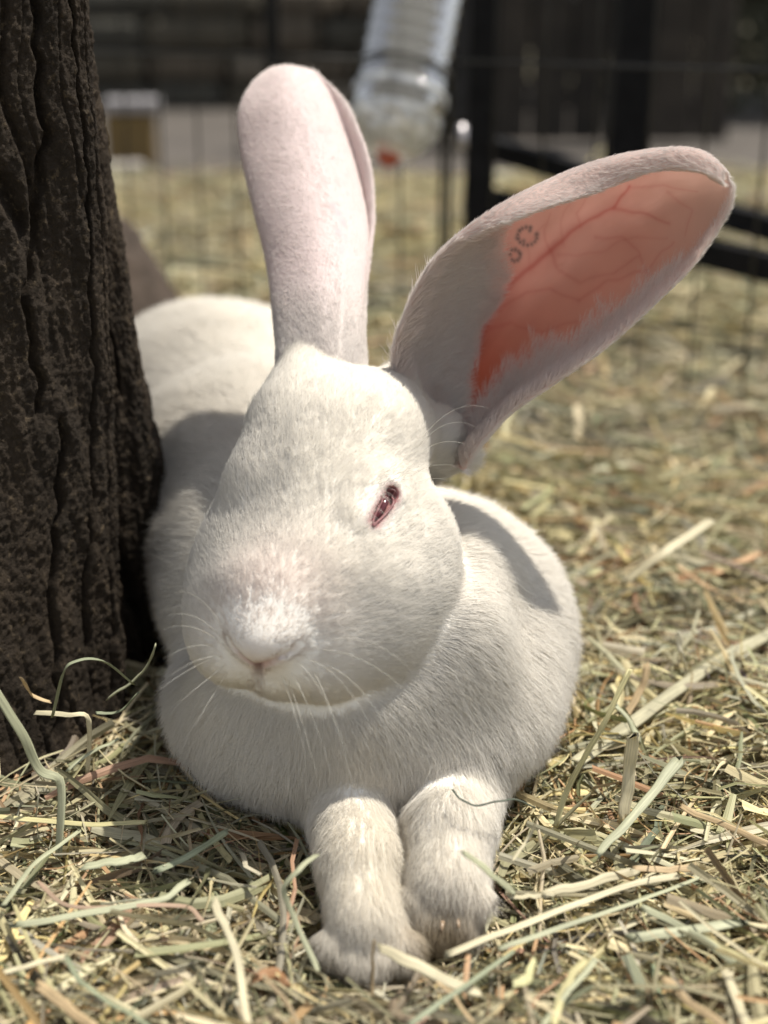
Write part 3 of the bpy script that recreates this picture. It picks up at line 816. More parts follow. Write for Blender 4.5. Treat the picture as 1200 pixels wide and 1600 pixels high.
# ------------------------------------------------------------------ tree trunk
TR_LEV = [  # z, closed outline (world x, y)
    (-.03, [(-.32, .46), (-.23, .425), (-.158, .466), (-.110, .526), (-.126, .566), (-.080, .606), (-.10, .67), (-.18, .74), (-.30, .74), (-.40, .60)]),
    (.03, [(-.31, .49), (-.22, .455), (-.158, .490), (-.1120, .542), (-.128, .574), (-.0905, .612), (-.11, .67), (-.18, .73), (-.30, .73), (-.38, .60)]),
    (.10, [(-.30, .51), (-.215, .475), (-.156, .508), (-.1120, .553), (-.129, .581), (-.1020, .610), (-.12, .66), (-.18, .71), (-.28, .71), (-.36, .60)]),
    (.17, [(-.29, .52), (-.21, .485), (-.153, .520), (-.1110, .560), (-.130, .584), (-.1095, .606), (-.13, .65), (-.18, .69), (-.27, .69), (-.35, .60)]),
    (.25, [(-.28, .53), (-.21, .492), (-.156, .525), (-.1110, .562), (-.130, .585), (-.1160, .602), (-.14, .64), (-.18, .68), (-.26, .68), (-.34, .60)]),
    (.40, [(-.28, .54), (-.21, .50), (-.162, .53), (-.1150, .562), (-.127, .583), (-.1240, .600), (-.15, .63), (-.19, .67), (-.26, .67), (-.33, .60)]),
    (1.3, [(-.26, .55), (-.21, .52), (-.18, .54), (-.155, .565), (-.160, .580), (-.158, .595), (-.17, .63), (-.20, .65), (-.25, .65), (-.30, .60)]),
]
def warp_u(n):
    # three quarters of the samples on the side the rabbit lies on
    return np.interp(np.linspace(0, 1, n, endpoint=False), [0, .05, .85, 1], [0, .08, .62, 1])
def outline(pts, n, sharp=1.0):
    C = np.array(pts, float); C = np.concatenate([C[-2:], C, C[:3]])
    k = len(pts); t = warp_u(n) * k
    # more samples on the camera side (the first seven points)
    i = np.floor(t).astype(int); f = (t - i)[:, None]; i = i + 2
    p0, p1, p2, p3 = C[i - 1], C[i], C[i + 1], C[i + 2]
    return .5 * ((2 * p1) + (-p0 + p2) * f + (2 * p0 - 5 * p1 + 4 * p2 - p3) * f ** 2 + (-p0 + 3 * p1 - 3 * p2 + p3) * f ** 3)

def bark(P, z, amp=1.0):
    """outward displacement of bark at points P"""
    Q = P * np.array([1, 1, .22])
    w = P + .006 * np.stack([vnoise(P * 30 + 7), vnoise(P * 30 + 13), vnoise(P * 30 + 29)], -1)
    Qw = w * np.array([1, 1, .07])
    r1 = 1 - np.abs(vnoise(Qw * 42)); r2 = 1 - np.abs(vnoise(Qw * 95 + 5))
    fis = np.clip((r1 - .86) / .14, 0, 1) ** 1.5; fis2 = np.clip((r2 - .86) / .14, 0, 1)
    mask = np.clip(.5 + 1.3 * vnoise(P * 17 + 40), 0, 1)
    plates = fbm(P * np.array([60, 60, 14]), 3)
    d = .0024 * plates + .0022 * vnoise(P * np.array([75, 75, 5])) - .0060 * fis * (.3 + .7 * mask) - .0020 * fis2 * mask
    # crumbly crust, dimples and clinging grit
    Pz = P * np.array([1, 1, .5]); g = fbm(Pz * 330, 3, .6); g2 = fbm(P * 900, 2)
    d = d + .0009 * g + .0010 * g2 + .0010 * np.clip(vnoise(P * np.array([150, 150, 70])) - .35, 0, 1) + .0010 * vnoise(P * np.array([260, 260, 60])) + .0009 * np.clip(vnoise(P * 420 + 9) - .2, 0, 1)
    lump = np.clip(vnoise(P * 38 + 3) - .25, 0, 1)
    d = d + .005 * lump * np.clip(vnoise(P * 11) + .4, 0, 1)
    return d * amp

def trunk_mesh(levels, nz, nth, zmap, amp=1.0, cracks=()):
    zl = np.array([l[0] for l in levels]); OL = np.stack([outline(l[1], nth) for l in levels])   # (L, nth, 2)
    zs = zmap(np.linspace(0, 1, nz))
    # smooth interpolation in z
    P = np.empty((nz, nth, 3))
    k = np.clip(np.searchsorted(zl, zs) - 1, 0, len(zl) - 2)
    f = ((zs - zl[k]) / (zl[k + 1] - zl[k]))
    Cm = np.concatenate([OL[:1], OL, OL[-1:]])
    def tang(i): return (Cm[i + 2] - Cm[i]) / np.maximum((np.append(np.insert(zl, 0, zl[0]), zl[-1])[i + 2] - np.append(np.insert(zl, 0, zl[0]), zl[-1])[i])[:, None, None], 1e-6)
    h = (zl[k + 1] - zl[k])[:, None, None]; ff = f[:, None, None]
    a, b = OL[k], OL[k + 1]; ta, tb = tang(k) * h, tang(k + 1) * h
    P[:, :, :2] = (2 * ff ** 3 - 3 * ff ** 2 + 1) * a + (ff ** 3 - 2 * ff ** 2 + ff) * ta + (-2 * ff ** 3 + 3 * ff ** 2) * b + (ff ** 3 - ff ** 2) * tb
    P[:, :, 2] = zs[:, None]
    dth = np.roll(P, -1, 1) - np.roll(P, 1, 1); dz = np.gradient(P, axis=0)
    n = norm(np.cross(dth, dz)); c = P.mean(1, keepdims=True)
    if ((P - c) * n)[..., :2].sum() < 0: n = -n
    d = bark(P, zs, amp)
    for pts, w, dep in cracks:      # named crevices: (angle index 0..1, z) polylines
        u = warp_u(nth)[None] * np.ones((nz, 1)); zz = zs[:, None] * np.ones((1, nth))
        wob = .025 * vnoise(np.stack([u * 0 + 3, zz * 26, u * 0], -1)) + .02 * vnoise(np.stack([u * 0 + 3, zz * 120, u * 0], -1))
        dd, _ = seg_dist((u * 1.0 + wob * .12), zz * .5, [(a, b * .5) for a, b in pts])
        d = d - dep * np.exp(-(dd / w) ** 2)
    P = P + n * d[..., None]
    i = np.arange(nz * nth).reshape(nz, nth); j = np.roll(i, -1, 1)
    F = np.stack([i[:-1], j[:-1], j[1:], i[1:]], -1).reshape(-1, 4)
    hgt = ((d - d.min()) / (d.max() - d.min())).ravel()
    V = P.reshape(-1, 3)
    cap = np.stack([i[-1, 0] * np.ones(nth - 2, int), i[-1, 1:-1], i[-1, 2:]], -1)
    return V, [F, cap], hgt

def m_bark():
    m, nt, out = new_mat('weathered bark')
    tc = N(nt, 'ShaderNodeTexCoord'); mp = N(nt, 'ShaderNodeMapping'); mp.inputs['Scale'].default_value = (1, 1, .14)
    nt.links.new(tc.outputs['Object'], mp.inputs[0])
    n1 = N(nt, 'ShaderNodeTexNoise', Scale=34.0, Detail=8.0, Roughness=.7); n2 = N(nt, 'ShaderNodeTexNoise', Scale=260.0, Detail=6.0, Roughness=.75)
    nt.links.new(mp.outputs[0], n1.inputs['Vector']); nt.links.new(tc.outputs['Object'], n2.inputs['Vector'])
    c1 = N(nt, 'ShaderNodeValToRGB'); e = c1.color_ramp.elements
    e[0].position = .30; e[0].color = (.016, .013, .010, 1); e[1].position = .70; e[1].color = (.064, .048, .034, 1)
    q = e.new(.5); q.color = (.030, .023, .017, 1)
    nt.links.new(n1.outputs['Fac'], c1.inputs[0])
    c2 = N(nt, 'ShaderNodeValToRGB'); e = c2.color_ramp.elements
    e[0].position = .56; e[0].color = (0, 0, 0, 1); e[1].position = .72; e[1].color = (1, 1, 1, 1)
    nt.links.new(n2.outputs['Fac'], c2.inputs[0])
    mx = N(nt, 'ShaderNodeMix', data_type='RGBA'); mx.inputs[7].default_value = (.25, .19, .12, 1)
    ml = N(nt, 'ShaderNodeMath', operation='MULTIPLY'); ml.inputs[1].default_value = .42
    nt.links.new(c2.outputs[0], ml.inputs[0]); nt.links.new(ml.outputs[0], mx.inputs[0]); nt.links.new(c1.outputs[0], mx.inputs[6])
    b = N(nt, 'ShaderNodeBsdfPrincipled', Roughness=.88); b.inputs['Specular IOR Level'].default_value = .15
    nt.links.new(mx.outputs[2], b.inputs['Base Color'])
    n3 = N(nt, 'ShaderNodeTexNoise', Scale=1100.0, Detail=4.0); nt.links.new(tc.outputs['Object'], n3.inputs['Vector'])
    bp = N(nt, 'ShaderNodeBump', Strength=.8, Distance=.0008); nt.links.new(n3.outputs['Fac'], bp.inputs['Height'])
    bp2 = N(nt, 'ShaderNodeBump', Strength=.8, Distance=.0020); nt.links.new(n2.outputs['Fac'], bp2.inputs['Height']); nt.links.new(bp.outputs[0], bp2.inputs['Normal'])
    nt.links.new(bp2.outputs[0], b.inputs['Normal']); nt.links.new(b.outputs[0], out.inputs[0])
    return m
M_BARK = m_bark()
zmap = lambda t: np.where(t < .9, -.03 + t / .9 * .39, .36 + ((t - .9) / .1) ** 1.5 * .94)
CR = [([(.17, .40), (.175, .2), (.165, .0)], .0022, .006), ([(.215, .40), (.20, .28), (.19, .2)], .0018, .005), ([(.285, .40), (.285, .22), (.27, .05)], .0018, .005), ([(.345, .36), (.35, .16), (.345, .0)], .0018, .005), ([(.325, .30), (.33, .22)], .0016, .006), ([(.25, .14), (.245, .02)], .0020, .006), ([(.45, .30), (.46, .14)], .0018, .005), ([(.26, .34), (.255, .25), (.235, .19), (.235, .15)], 0.0022, .006), ([(.13, .40), (.16, .30), (.22, .245), (.235, .22)], .003, .007),
      ([(.20, .19), (.19, .12)], .0035, .008), ([(.305, .30), (.30, .1), (.285, .0)], .002, .004), ([(.40, .40), (.41, .20), (.43, .09), (.46, .0)], .004, .010),
      ([(.50, .13), (.51, .06)], .004, .008)]
nzt, ntt = (260, 300) if QUICK else (480, 860)
Vt, Ft, ht = trunk_mesh(TR_LEV, nzt, ntt, zmap, cracks=CR)
tree = bpy.data.objects.new('tree', None); tree.location = (-.22, .60, 0); link(tree)
trunk = mesh_np('trunk', Vt - np.array([-.22, .60, 0]), Ft, M_BARK, tree)
tag(tree, 'dark rough-barked tree trunk filling the left edge beside the rabbit', 'tree')
TRUNK_BASE = outline(TR_LEV[1][1], 200)
def in_trunk(P, grow=0.0):
    C = np.array([-.22, .60]); poly = C + (TRUNK_BASE - C) * (1 + grow)
    x, y = P[:, 0], P[:, 1]; ins = np.zeros(len(P), bool)
    a, b = poly, np.roll(poly, -1, 0)
    for (x1, y1), (x2, y2) in zip(a, b):
        c = ((y1 > y) != (y2 > y)) & (x < (x2 - x1) * (y - y1) / (y2 - y1 + 1e-12) + x1); ins ^= c
    return ins

def ring(cx, cy, r, n=10, ph=0.0, e=.12):
    return [(cx + r * (1 + e * sin(3 * a + ph)) * cos(a), cy + r * (1 + e * sin(2 * a + ph)) * sin(a)) for a in np.linspace(-pi, pi, n, endpoint=False)]
ST = [(-.02, ring(-.275, 1.06, .150, ph=1)), (.06, ring(-.280, 1.06, .122, ph=1)), (.12, ring(-.288, 1.06, .100, ph=1.1)), (.155, ring(-.294, 1.06, .082, ph=1.2)), (.18, ring(-.30, 1.06, .060, ph=1.2)), (.195, ring(-.305, 1.06, .035, ph=1.2)), (.20, ring(-.305, 1.06, .01, ph=1.2))]
Vs, Fs, _ = trunk_mesh(ST, 120, 160, lambda t: -.02 + .22 * t)
tag(mesh_np('tree_stump', Vs, Fs, simple('brown stump bark', (.065, .046, .034), rough=.9, var=.35, scale=30, bump=.002)), 'brown tapering tree stump behind the big trunk and the rabbit', 'stump')

# ------------------------------------------------------------------ ground, pavement
def m_ground():
    m, nt, out = new_mat('trodden earth and chaff')
    tc = N(nt, 'ShaderNodeTexCoord'); n1 = N(nt, 'ShaderNodeTexNoise', Scale=60.0, Detail=8.0, Roughness=.7)
    nt.links.new(tc.outputs['Object'], n1.inputs['Vector'])
    c1 = N(nt, 'ShaderNodeValToRGB'); e = c1.color_ramp.elements
    e[0].position = .35; e[0].color = (.050, .045, .030, 1); e[1].position = .68; e[1].color = (.22, .19, .11, 1)
    nt.links.new(n1.outputs['Fac'], c1.inputs[0])
    b = N(nt, 'ShaderNodeBsdfPrincipled', Roughness=.95); nt.links.new(c1.outputs[0], b.inputs['Base Color'])
    bp = N(nt, 'ShaderNodeBump', Strength=1.0, Distance=.004); nt.links.new(n1.outputs['Fac'], bp.inputs['Height']); nt.links.new(bp.outputs[0], b.inputs['Normal'])
    nt.links.new(b.outputs[0], out.inputs[0]); return m
def ground_z(x, y):
    P = np.stack([x * 5.5, y * 5.5, x * 0], -1)
    near = np.clip((y - .30) / .3, 0, 1)
    return .007 * vnoise(P) + .004 * vnoise(P * 3.1)
gx = np.concatenate([[-60, -20, -6], np.linspace(-2.2, 2.2, 90), [6, 20, 60]]); gy = np.concatenate([[-40, -8, -2], np.linspace(-.6, 2.7, 80), [4, 8, 20, 90]])
GX, GY = np.meshgrid(gx, gy, indexing='ij'); GZ = np.where((np.abs(GX) < 2.21) & (GY > -.7) & (GY < 2.6), ground_z(GX, GY), 0) - .012
i = np.arange(GX.size).reshape(GX.shape)
Fg = np.stack([i[:-1, :-1], i[1:, :-1], i[1:, 1:], i[:-1, 1:]], -1).reshape(-1, 4)
tag(mesh_np('ground', np.stack([GX, GY, GZ], -1).reshape(-1, 3), Fg, m_ground()), kind='structure')
def box_vf(c, s, rz=0.0, bev=0.0):
    c = np.array(c, float); h = np.array(s, float) / 2
    if bev <= 0:
        V = np.array([[x, y, z] for x in (-1, 1) for y in (-1, 1) for z in (-1, 1)], float) * h
        F = np.array([[0, 1, 3, 2], [4, 6, 7, 5], [0, 4, 5, 1], [2, 3, 7, 6], [0, 2, 6, 4], [1, 5, 7, 3]])
        R = np.array([[cos(rz), -sin(rz), 0], [sin(rz), cos(rz), 0], [0, 0, 1]])
        return V @ R.T + c, F
    hb = h - bev; V = []; 
    for sx in (-1, 1):
        for sy in (-1, 1):
            for sz in (-1, 1):
                V += [[sx * h[0], sy * hb[1], sz * hb[2]], [sx * hb[0], sy * h[1], sz * hb[2]], [sx * hb[0], sy * hb[1], sz * h[2]]]
    V = np.array(V); I = lambda a, b, d, k: ((a * 2 + b) * 2 + d) * 3 + k
    Q = []; T = []
    for a in (0, 1):
        q = [I(a, 0, 0, 0), I(a, 1, 0, 0), I(a, 1, 1, 0), I(a, 0, 1, 0)]; Q.append(q if a else q[::-1])
        q = [I(0, a, 0, 1), I(1, a, 0, 1), I(1, a, 1, 1), I(0, a, 1, 1)]; Q.append(q[::-1] if a else q)
        q = [I(0, 0, a, 2), I(1, 0, a, 2), I(1, 1, a, 2), I(0, 1, a, 2)]; Q.append(q if a else q[::-1])
    for a in (0, 1):
        for b in (0, 1):
            Q.append([I(a, b, 0, 0), I(a, b, 1, 0), I(a, b, 1, 1), I(a, b, 0, 1)]); Q.append([I(a, 0, b, 0), I(a, 1, b, 0), I(a, 1, b, 2), I(a, 0, b, 2)])
            Q.append([I(0, a, b, 1), I(1, a, b, 1), I(1, a, b, 2), I(0, a, b, 2)])
    for a in (0, 1):
        for b in (0, 1):
            for d in (0, 1): T.append([I(a, b, d, 0), I(a, b, d, 1), I(a, b, d, 2)])
    R = np.array([[cos(rz), -sin(rz), 0], [sin(rz), cos(rz), 0], [0, 0, 1]])
    return V @ R.T + c, [np.array(Q), np.array(T)]
M_PAVE = simple('pale concrete', (.080, .069, .060), rough=.9, var=.25, scale=6, bump=.002)
Vp, Fp = box_vf((0, 3.75, -.02), (8.0, 2.7, .036), 0, .006)
tag(mesh_np('pavement', Vp, Fp, M_PAVE, smooth=False), kind='structure')

# ------------------------------------------------------------------ hay
PAL = np.array([[.38, .38, .23], [.52, .49, .30], [.64, .58, .36], [.68, .58, .29], [.50, .34, .18], [.50, .50, .37], [.27, .28, .17], [.74, .68, .48], [.38, .25, .15]])
PW = np.array([.22, .20, .17, .07, .06, .12, .09, .05, .02]); PW = PW / PW.sum()
def m_hay():
    m, nt, out = new_mat('dry hay')
    at1 = N(nt, 'ShaderNodeAttribute', attribute_name='col'); at2 = N(nt, 'ShaderNodeAttribute', attribute_name='st')
    mp = N(nt, 'ShaderNodeMapping'); mp.inputs['Scale'].default_value = (9, 1.2, 40)
    nt.links.new(at2.outputs['Vector'], mp.inputs[0])
    n1 = N(nt, 'ShaderNodeTexNoise', Scale=1.0, Detail=4.0, Roughness=.65); nt.links.new(mp.outputs[0], n1.inputs['Vector'])
    mr = N(nt, 'ShaderNodeMapRange'); mr.inputs['From Min'].default_value = .3; mr.inputs['From Max'].default_value = .7
    mr.inputs['To Min'].default_value = .66; mr.inputs['To Max'].default_value = 1.22
    nt.links.new(n1.outputs['Fac'], mr.inputs['Value'])
    sc = N(nt, 'ShaderNodeVectorMath', operation='SCALE'); nt.links.new(at1.outputs['Color'], sc.inputs[0]); nt.links.new(mr.outputs[0], sc.inputs['Scale'])
    b = N(nt, 'ShaderNodeBsdfPrincipled', Roughness=.55); b.inputs['Specular IOR Level'].default_value = .35
    tr = N(nt, 'ShaderNodeBsdfTranslucent'); nt.links.new(sc.outputs[0], b.inputs['Base Color']); nt.links.new(sc.outputs[0], tr.inputs['Color'])
    bp = N(nt, 'ShaderNodeBump', Strength=.35, Distance=.0003); nt.links.new(n1.outputs['Fac'], bp.inputs['Height']); nt.links.new(bp.outputs[0], b.inputs['Normal'])
    mx = N(nt, 'ShaderNodeMixShader', Fac=.22); nt.links.new(b.outputs[0], mx.inputs[1]); nt.links.new(tr.outputs[0], mx.inputs[2]); nt.links.new(mx.outputs[0], out.inputs[0])
    return m
M_HAY = m_hay()

def strands(C, az, el, L, w, col, K=6, fold=True, kink=.25, curve=.5):
    """C centres (n,3); returns V, F, attrs of ribbon strands (V-folded when fold)"""
    n = len(C); s = np.linspace(-.5, .5, K)
    cv = rng.normal(size=(n, 1)) * curve; kk = np.cumsum(rng.normal(size=(n, K)) * kink * (rng.random((n, 1)) < .45), 1)
    ang = az[:, None] + cv * s[None] * 1.6 + kk
    ela = el[:, None] + rng.normal(size=(n, 1)) * .25 * s[None] + kk[:, ::-1] * .25
    d = np.stack([np.cos(ang) * np.cos(ela), np.sin(ang) * np.cos(ela), np.sin(ela)], -1)
    step = L[:, None, None] / (K - 1)
    P = np.cumsum(d * step, 1); P = P - P.mean(1, keepdims=True) + C[:, None]
    up = np.array([0, 0, 1.0]); side = norm(np.cross(d, up)); nn = np.cross(side, d)
    roll = (rng.normal(size=(n, 1)) * .8 + rng.normal(size=(n, 1)) * .8 * s[None])[..., None]
    a = side * np.cos(roll) + nn * np.sin(roll); b = -side * np.sin(roll) + nn * np.cos(roll)
    taper = np.ones((n, K)); tp = rng.random(n) < .5; taper[tp] = np.clip(1.15 - np.abs(s - .1)[None] ** 2 * 3.6, .12, 1); 
    hw = (w[:, None] * taper * .5)[..., None]
    dep = (.28 if fold else 0) * hw * rng.choice([-1, 1, 1], n)[:, None, None]
    cols = [P - a * hw, P + b * dep, P + a * hw] if fold else [P - a * hw, P + a * hw]
    m = len(cols); V = np.stack(cols, 2).reshape(-1, 3)
    i = (np.arange(n)[:, None, None] * K + np.arange(K - 1)[None, :, None]) * m + np.arange(m - 1)[None, None]
    F = np.stack([i, i + m, i + m + 1, i + 1], -1).reshape(-1, 4)
    colv = np.repeat(col, K * m, 0)
    st = np.zeros((n, K, m, 3)); st[..., 0] = np.linspace(0, 1, m)[None, None]; st[..., 1] = (s + .5)[None, :, None] * (L / .02)[:, None, None]; st[..., 2] = rng.random(n)[:, None, None]
    return V, F, {'col': colv, 'st': st.reshape(-1, 3)}, P

def hay_field(name, n, y0, y1, scale, K, fold, zlo, zhi, wide=1.25, avoid=True, yp=1.0, wmul=1.0):
    y = y0 + (y1 - y0) * rng.random(n) ** yp
    half = .30 * y + .05
    x = (rng.random(n) * 2 - 1) * half * wide
    kind = rng.random(n)
    w = np.where(kind < .62, rng.uniform(.0004, .0011, n), np.where(kind < .88, rng.uniform(.0011, .0026, n), rng.uniform(.0024, .0046, n))) * scale * wmul
    L = np.where(kind < .62, rng.uniform(.015, .070, n), np.where(kind < .88, rng.uniform(.025, .11, n), rng.uniform(.02, .09, n))) * scale ** .7
    lev = rng.random(n)
    z = zlo + (zhi - zlo) * lev ** 1.0 + ground_z(x, y)
    az = rng.random(n) * pi + .6 * vnoise(np.stack([x * 12, y * 12, x * 0], -1))
    el = rng.normal(size=n) * np.where(lev > .9, .16, .12)
    ci = rng.choice(len(PAL), n, p=PW)
    col = PAL[ci] * np.array([1.02, .965, .95]) * rng.uniform(.36, 1.28, (n, 1)) + rng.normal(size=(n, 3)) * .012
    # patchy: greener and yellower heaps
    pn = vnoise(np.stack([x * 6, y * 6, x * 0 + 5], -1))[:, None]
    col = np.clip(col * (1 + .10 * pn) * (1 + np.array([.03, .02, -.06]) * pn), .02, .85)
    C = np.stack([x, y, z], 1)
    keep = np.ones(n, bool)
    if avoid:
        keep &= ~in_trunk(C, .0)
    C, az, el, L, w, col = [q[keep] for q in (C, az, el, L, w, col)]
    if avoid:
        st = rng.bit_generator.state
        V, F, at_, P = strands(C, az, el, L, w, col, K, fold)
        nearm = (C[:, 1] < .98)
        bad = np.zeros(len(C), bool)
        Pn = P[nearm].reshape(-1, 3); d = chunked(rabbit_sdf, Pn).reshape(-1, K)
        # strands may dip into the outer fur, never through the body; none stand on the white back
        zc = P[nearm][:, :, 2]
        bad[nearm] = (d.min(1) < .0025)
        pawd = np.minimum(np.linalg.norm(P[nearm] - at(572, 1500, .464), axis=2), np.linalg.norm(P[nearm] - at(700, 1450, .474), axis=2)).min(1)
        bad[nearm] |= (pawd < .022) & (zc.max(1) > .004)
        Ct = P.reshape(-1, 3); bad |= (in_trunk(Ct, -.03).reshape(-1, K) & (P[:, :, 2] > .0)).any(1)
        rng.bit_generator.state = st
        m = F.shape[0] // len(C) ; vper = len(V) // len(C)
        good = ~bad; idx = np.where(good)[0]
        V = V.reshape(len(C), vper, 3)[idx].reshape(-1, 3); at_ = {k: a.reshape(len(C), vper, -1)[idx].reshape(-1, a.shape[-1]) for k, a in at_.items()}
        F0 = F.reshape(len(C), m, 4)[0]; F = (F0[None] + (np.arange(len(idx)) * vper)[:, None, None]).reshape(-1, 4)
    else:
        V, F, at_, P = strands(C, az, el, L, w, col, K, fold)
    return V, F, at_
def cat(fields, name, label=None):
    Vs, Fs, A = [], [], {'col': [], 'st': []}; o = 0
    for V, F, at_ in fields:
        Vs.append(V); Fs.append(F + o); o += len(V)
        for k in A: A[k].append(at_[k])
    return mesh_np(name, np.concatenate(Vs), np.concatenate(Fs), M_HAY, smooth=False, attrs={k: np.concatenate(a) for k, a in A.items()})
q = .4 if QUICK else 1.0
near = hay_field('h', int(52000 * q), .28, .72, 1.0, 7, True, -.012, .012, yp=1.0, wide=1.42)
mid = hay_field('h', int(38000 * q), .68, 1.35, 1.15, 5, False, -.012, .014)
far = hay_field('h', int(30000 * q), 1.25, 2.55, 1.7, 4, False, -.012, .012)
tag(cat([near, mid, far], 'hay'), 'thick loose bed of pale green and straw hay covering the pen floor', 'hay', kind='stuff')
# fluffed strands that stand proud of the bed, further back
tufts = hay_field('h', int(1500 * q), .45, 1.2, 1.0, 7, True, .012, .024, wmul=1.5)

# ------------------------------------------------------------------ wire pen
def empty(name, loc, rz=0.0):
    o = bpy.data.objects.new(name, None); o.location = tuple(loc); o.rotation_euler = (0, 0, rz); o.empty_display_size = .02
    return link(o)
def child(name, V, F, mat, root, smooth=True, attrs=None, kind=None, label=None):
    loc = np.array(root.location); rz = root.rotation_euler.z
    R = np.array([[cos(rz), -sin(rz), 0], [sin(rz), cos(rz), 0], [0, 0, 1]])
    o = mesh_np(name, (V - loc) @ R, F, mat, root, smooth, attrs)
    if kind: o['kind'] = kind
    if label: o['label'] = label
    return o
M_WIRE = simple('black coated wire', (.018, .018, .018), rough=.45, var=.3, spec=.4)
M_IRON = simple('black painted steel', (.010, .010, .011), rough=.7, var=.35, scale=60, spec=.12)
PA = at(250, 405, 1.37); PB = at(1100, 515, 1.083)
PA2, PB2 = PA.copy(), PB.copy(); PA2[2] = PB2[2] = 0
pdir = norm(PB2 - PA2); pn_ = np.array([-pdir[1], pdir[0], 0]); pangle = math.atan2(pdir[1], pdir[0])
def wire(a, b, r, n=6): return tube(np.array([a, (a + b) / 2, b]), r, n)
PLABEL = ['black wire pen panel behind the rump and the upright ear', 'black wire pen panel with the drinking bottle hung on it', 'black wire pen panel behind the tip of the pink ear', 'black wire pen panel at the left beyond the trunk']
PW_, PH_ = .62, .75
for k, s0 in enumerate([-.30, .32, .94]):
    o0 = PA2 + pdir * s0; root = empty('pen_panel', o0, pangle)
    tag(root, [PLABEL[0], PLABEL[1], PLABEL[2]][k], 'pen fence', 'hinged wire pen panels')
    n = 14; proto = None
    for j in range(n + 1):
        s = j / n * PW_; p = o0 + pdir * s
        stile = j in (0, n)
        if stile:
            p = p + pdir * (.004 if j == 0 else -.004)
            V, F = wire(p + [0, 0, -.01], p + [0, 0, PH_], .0026); child('stile', V, F, M_WIRE, root)
        elif proto is None:
            V, F = wire(p + [0, 0, -.01], p + [0, 0, PH_], .0011); proto = child('upright_wire', V, F, M_WIRE, root); js = s
        else:
            c = proto.copy(); COL.objects.link(c); c.parent = root; c.location = (s - js, 0, 0)
    for z in (.012, .060, .25, .44, .75):
        V, F = wire(o0 + [0, 0, z] + pn_ * -.003, o0 + pdir * PW_ + [0, 0, z] + pn_ * -.003, .0014); child('cross_wire', V, F, M_WIRE, root)

# ------------------------------------------------------------------ drinking bottle hanging on the pen
def lathe(prof, axis0, axis1, n=40):
    """prof: list of (t along axis in metres, radius)"""
    ax = norm(axis1 - axis0); u = norm(np.cross(ax, [0.1, .9, .2])); v = np.cross(ax, u)
    an = np.linspace(0, 2 * pi, n, endpoint=False); prof = np.array(prof)
    ringv = np.cos(an)[:, None] * u + np.sin(an)[:, None] * v
    V = axis0 + prof[:, 0, None, None] * ax + prof[:, 1, None, None] * ringv[None]
    i = np.arange(len(prof) * n).reshape(len(prof), n); j = np.roll(i, -1, 1)
    return V.reshape(-1, 3), np.stack([i[:-1], i[1:], j[1:], j[:-1]], -1).reshape(-1, 4)
def m_plastic():
    m, nt, out = new_mat('clear plastic with painted refraction')  # white diffuse share imitates the bright ground refracted through the water
    g = N(nt, 'ShaderNodeBsdfGlossy', Roughness=.06); g.inputs['Color'].default_value = (.5, .5, .5, 1)
    t = N(nt, 'ShaderNodeBsdfTransparent'); t.inputs['Color'].default_value = (.93, .92, .89, 1)
    d = N(nt, 'ShaderNodeBsdfTranslucent'); d.inputs['Color'].default_value = (.80, .80, .78, 1)
    d2 = N(nt, 'ShaderNodeBsdfDiffuse'); d2.inputs['Color'].default_value = (.70, .70, .68, 1)
    fr = N(nt, 'ShaderNodeFresnel', IOR=1.5); a = N(nt, 'ShaderNodeMixShader', Fac=.30); b = N(nt, 'ShaderNodeMixShader'); c = N(nt, 'ShaderNodeMixShader', Fac=.5)
    nt.links.new(d.outputs[0], c.inputs[1]); nt.links.new(d2.outputs[0], c.inputs[2])
    nt.links.new(t.outputs[0], a.inputs[1]); nt.links.new(c.outputs[0], a.inputs[2])
    nt.links.new(fr.outputs[0], b.inputs[0]); nt.links.new(a.outputs[0], b.inputs[1]); nt.links.new(g.outputs[0], b.inputs[2])
    nt.links.new(b.outputs[0], out.inputs[0]); return m
M_PLA = m_plastic()
DB = 1.12
b_top = at(672, -95, DB + .02); b_bot = at(606, 250, DB)
ax = norm(b_bot - b_top); Lb = np.linalg.norm(b_bot - b_top); rb = .0365
prof = [(0, .001), (0, rb * .8), (.006, rb)]
for k in range(9):
    s = .012 + k * (Lb - .075) / 9; prof += [(s, rb), (s + .006, rb * .965), (s + .009, rb)]
prof += [(Lb - .052, rb), (Lb - .046, rb * 1.0), (Lb - .040, rb * .98), (Lb - .030, rb * .93), (Lb - .020, rb * .80), (Lb - .012, rb * .62), (Lb - .007, rb * .46)]
root = empty('drinking_bottle', b_bot)
tag(root, 'clear ribbed plastic drinking bottle with a red spout hung upside down on the pen', 'bottle')
V, F = lathe(prof, b_top, b_bot); child('bottle_body', V, F, M_PLA, root)
M_CAP, ntc, outc = new_mat('thick plastic with painted glints')  # noisy white in the mix imitates bright glints at the bottle's lower end
_g = N(ntc, 'ShaderNodeBsdfGlossy', Roughness=.10); _t = N(ntc, 'ShaderNodeBsdfTranslucent'); _d = N(ntc, 'ShaderNodeBsdfTransparent'); _w = N(ntc, 'ShaderNodeBsdfDiffuse'); _w.inputs[0].default_value = (.9, .93, .95, 1)
_n = N(ntc, 'ShaderNodeTexNoise', Scale=70.0, Detail=2.0); _c = N(ntc, 'ShaderNodeTexCoord'); ntc.links.new(_c.outputs['Object'], _n.inputs['Vector'])
_b = N(ntc, 'ShaderNodeBump', Strength=1.0, Distance=.008); ntc.links.new(_n.outputs['Fac'], _b.inputs['Height']); ntc.links.new(_b.outputs[0], _g.inputs['Normal'])
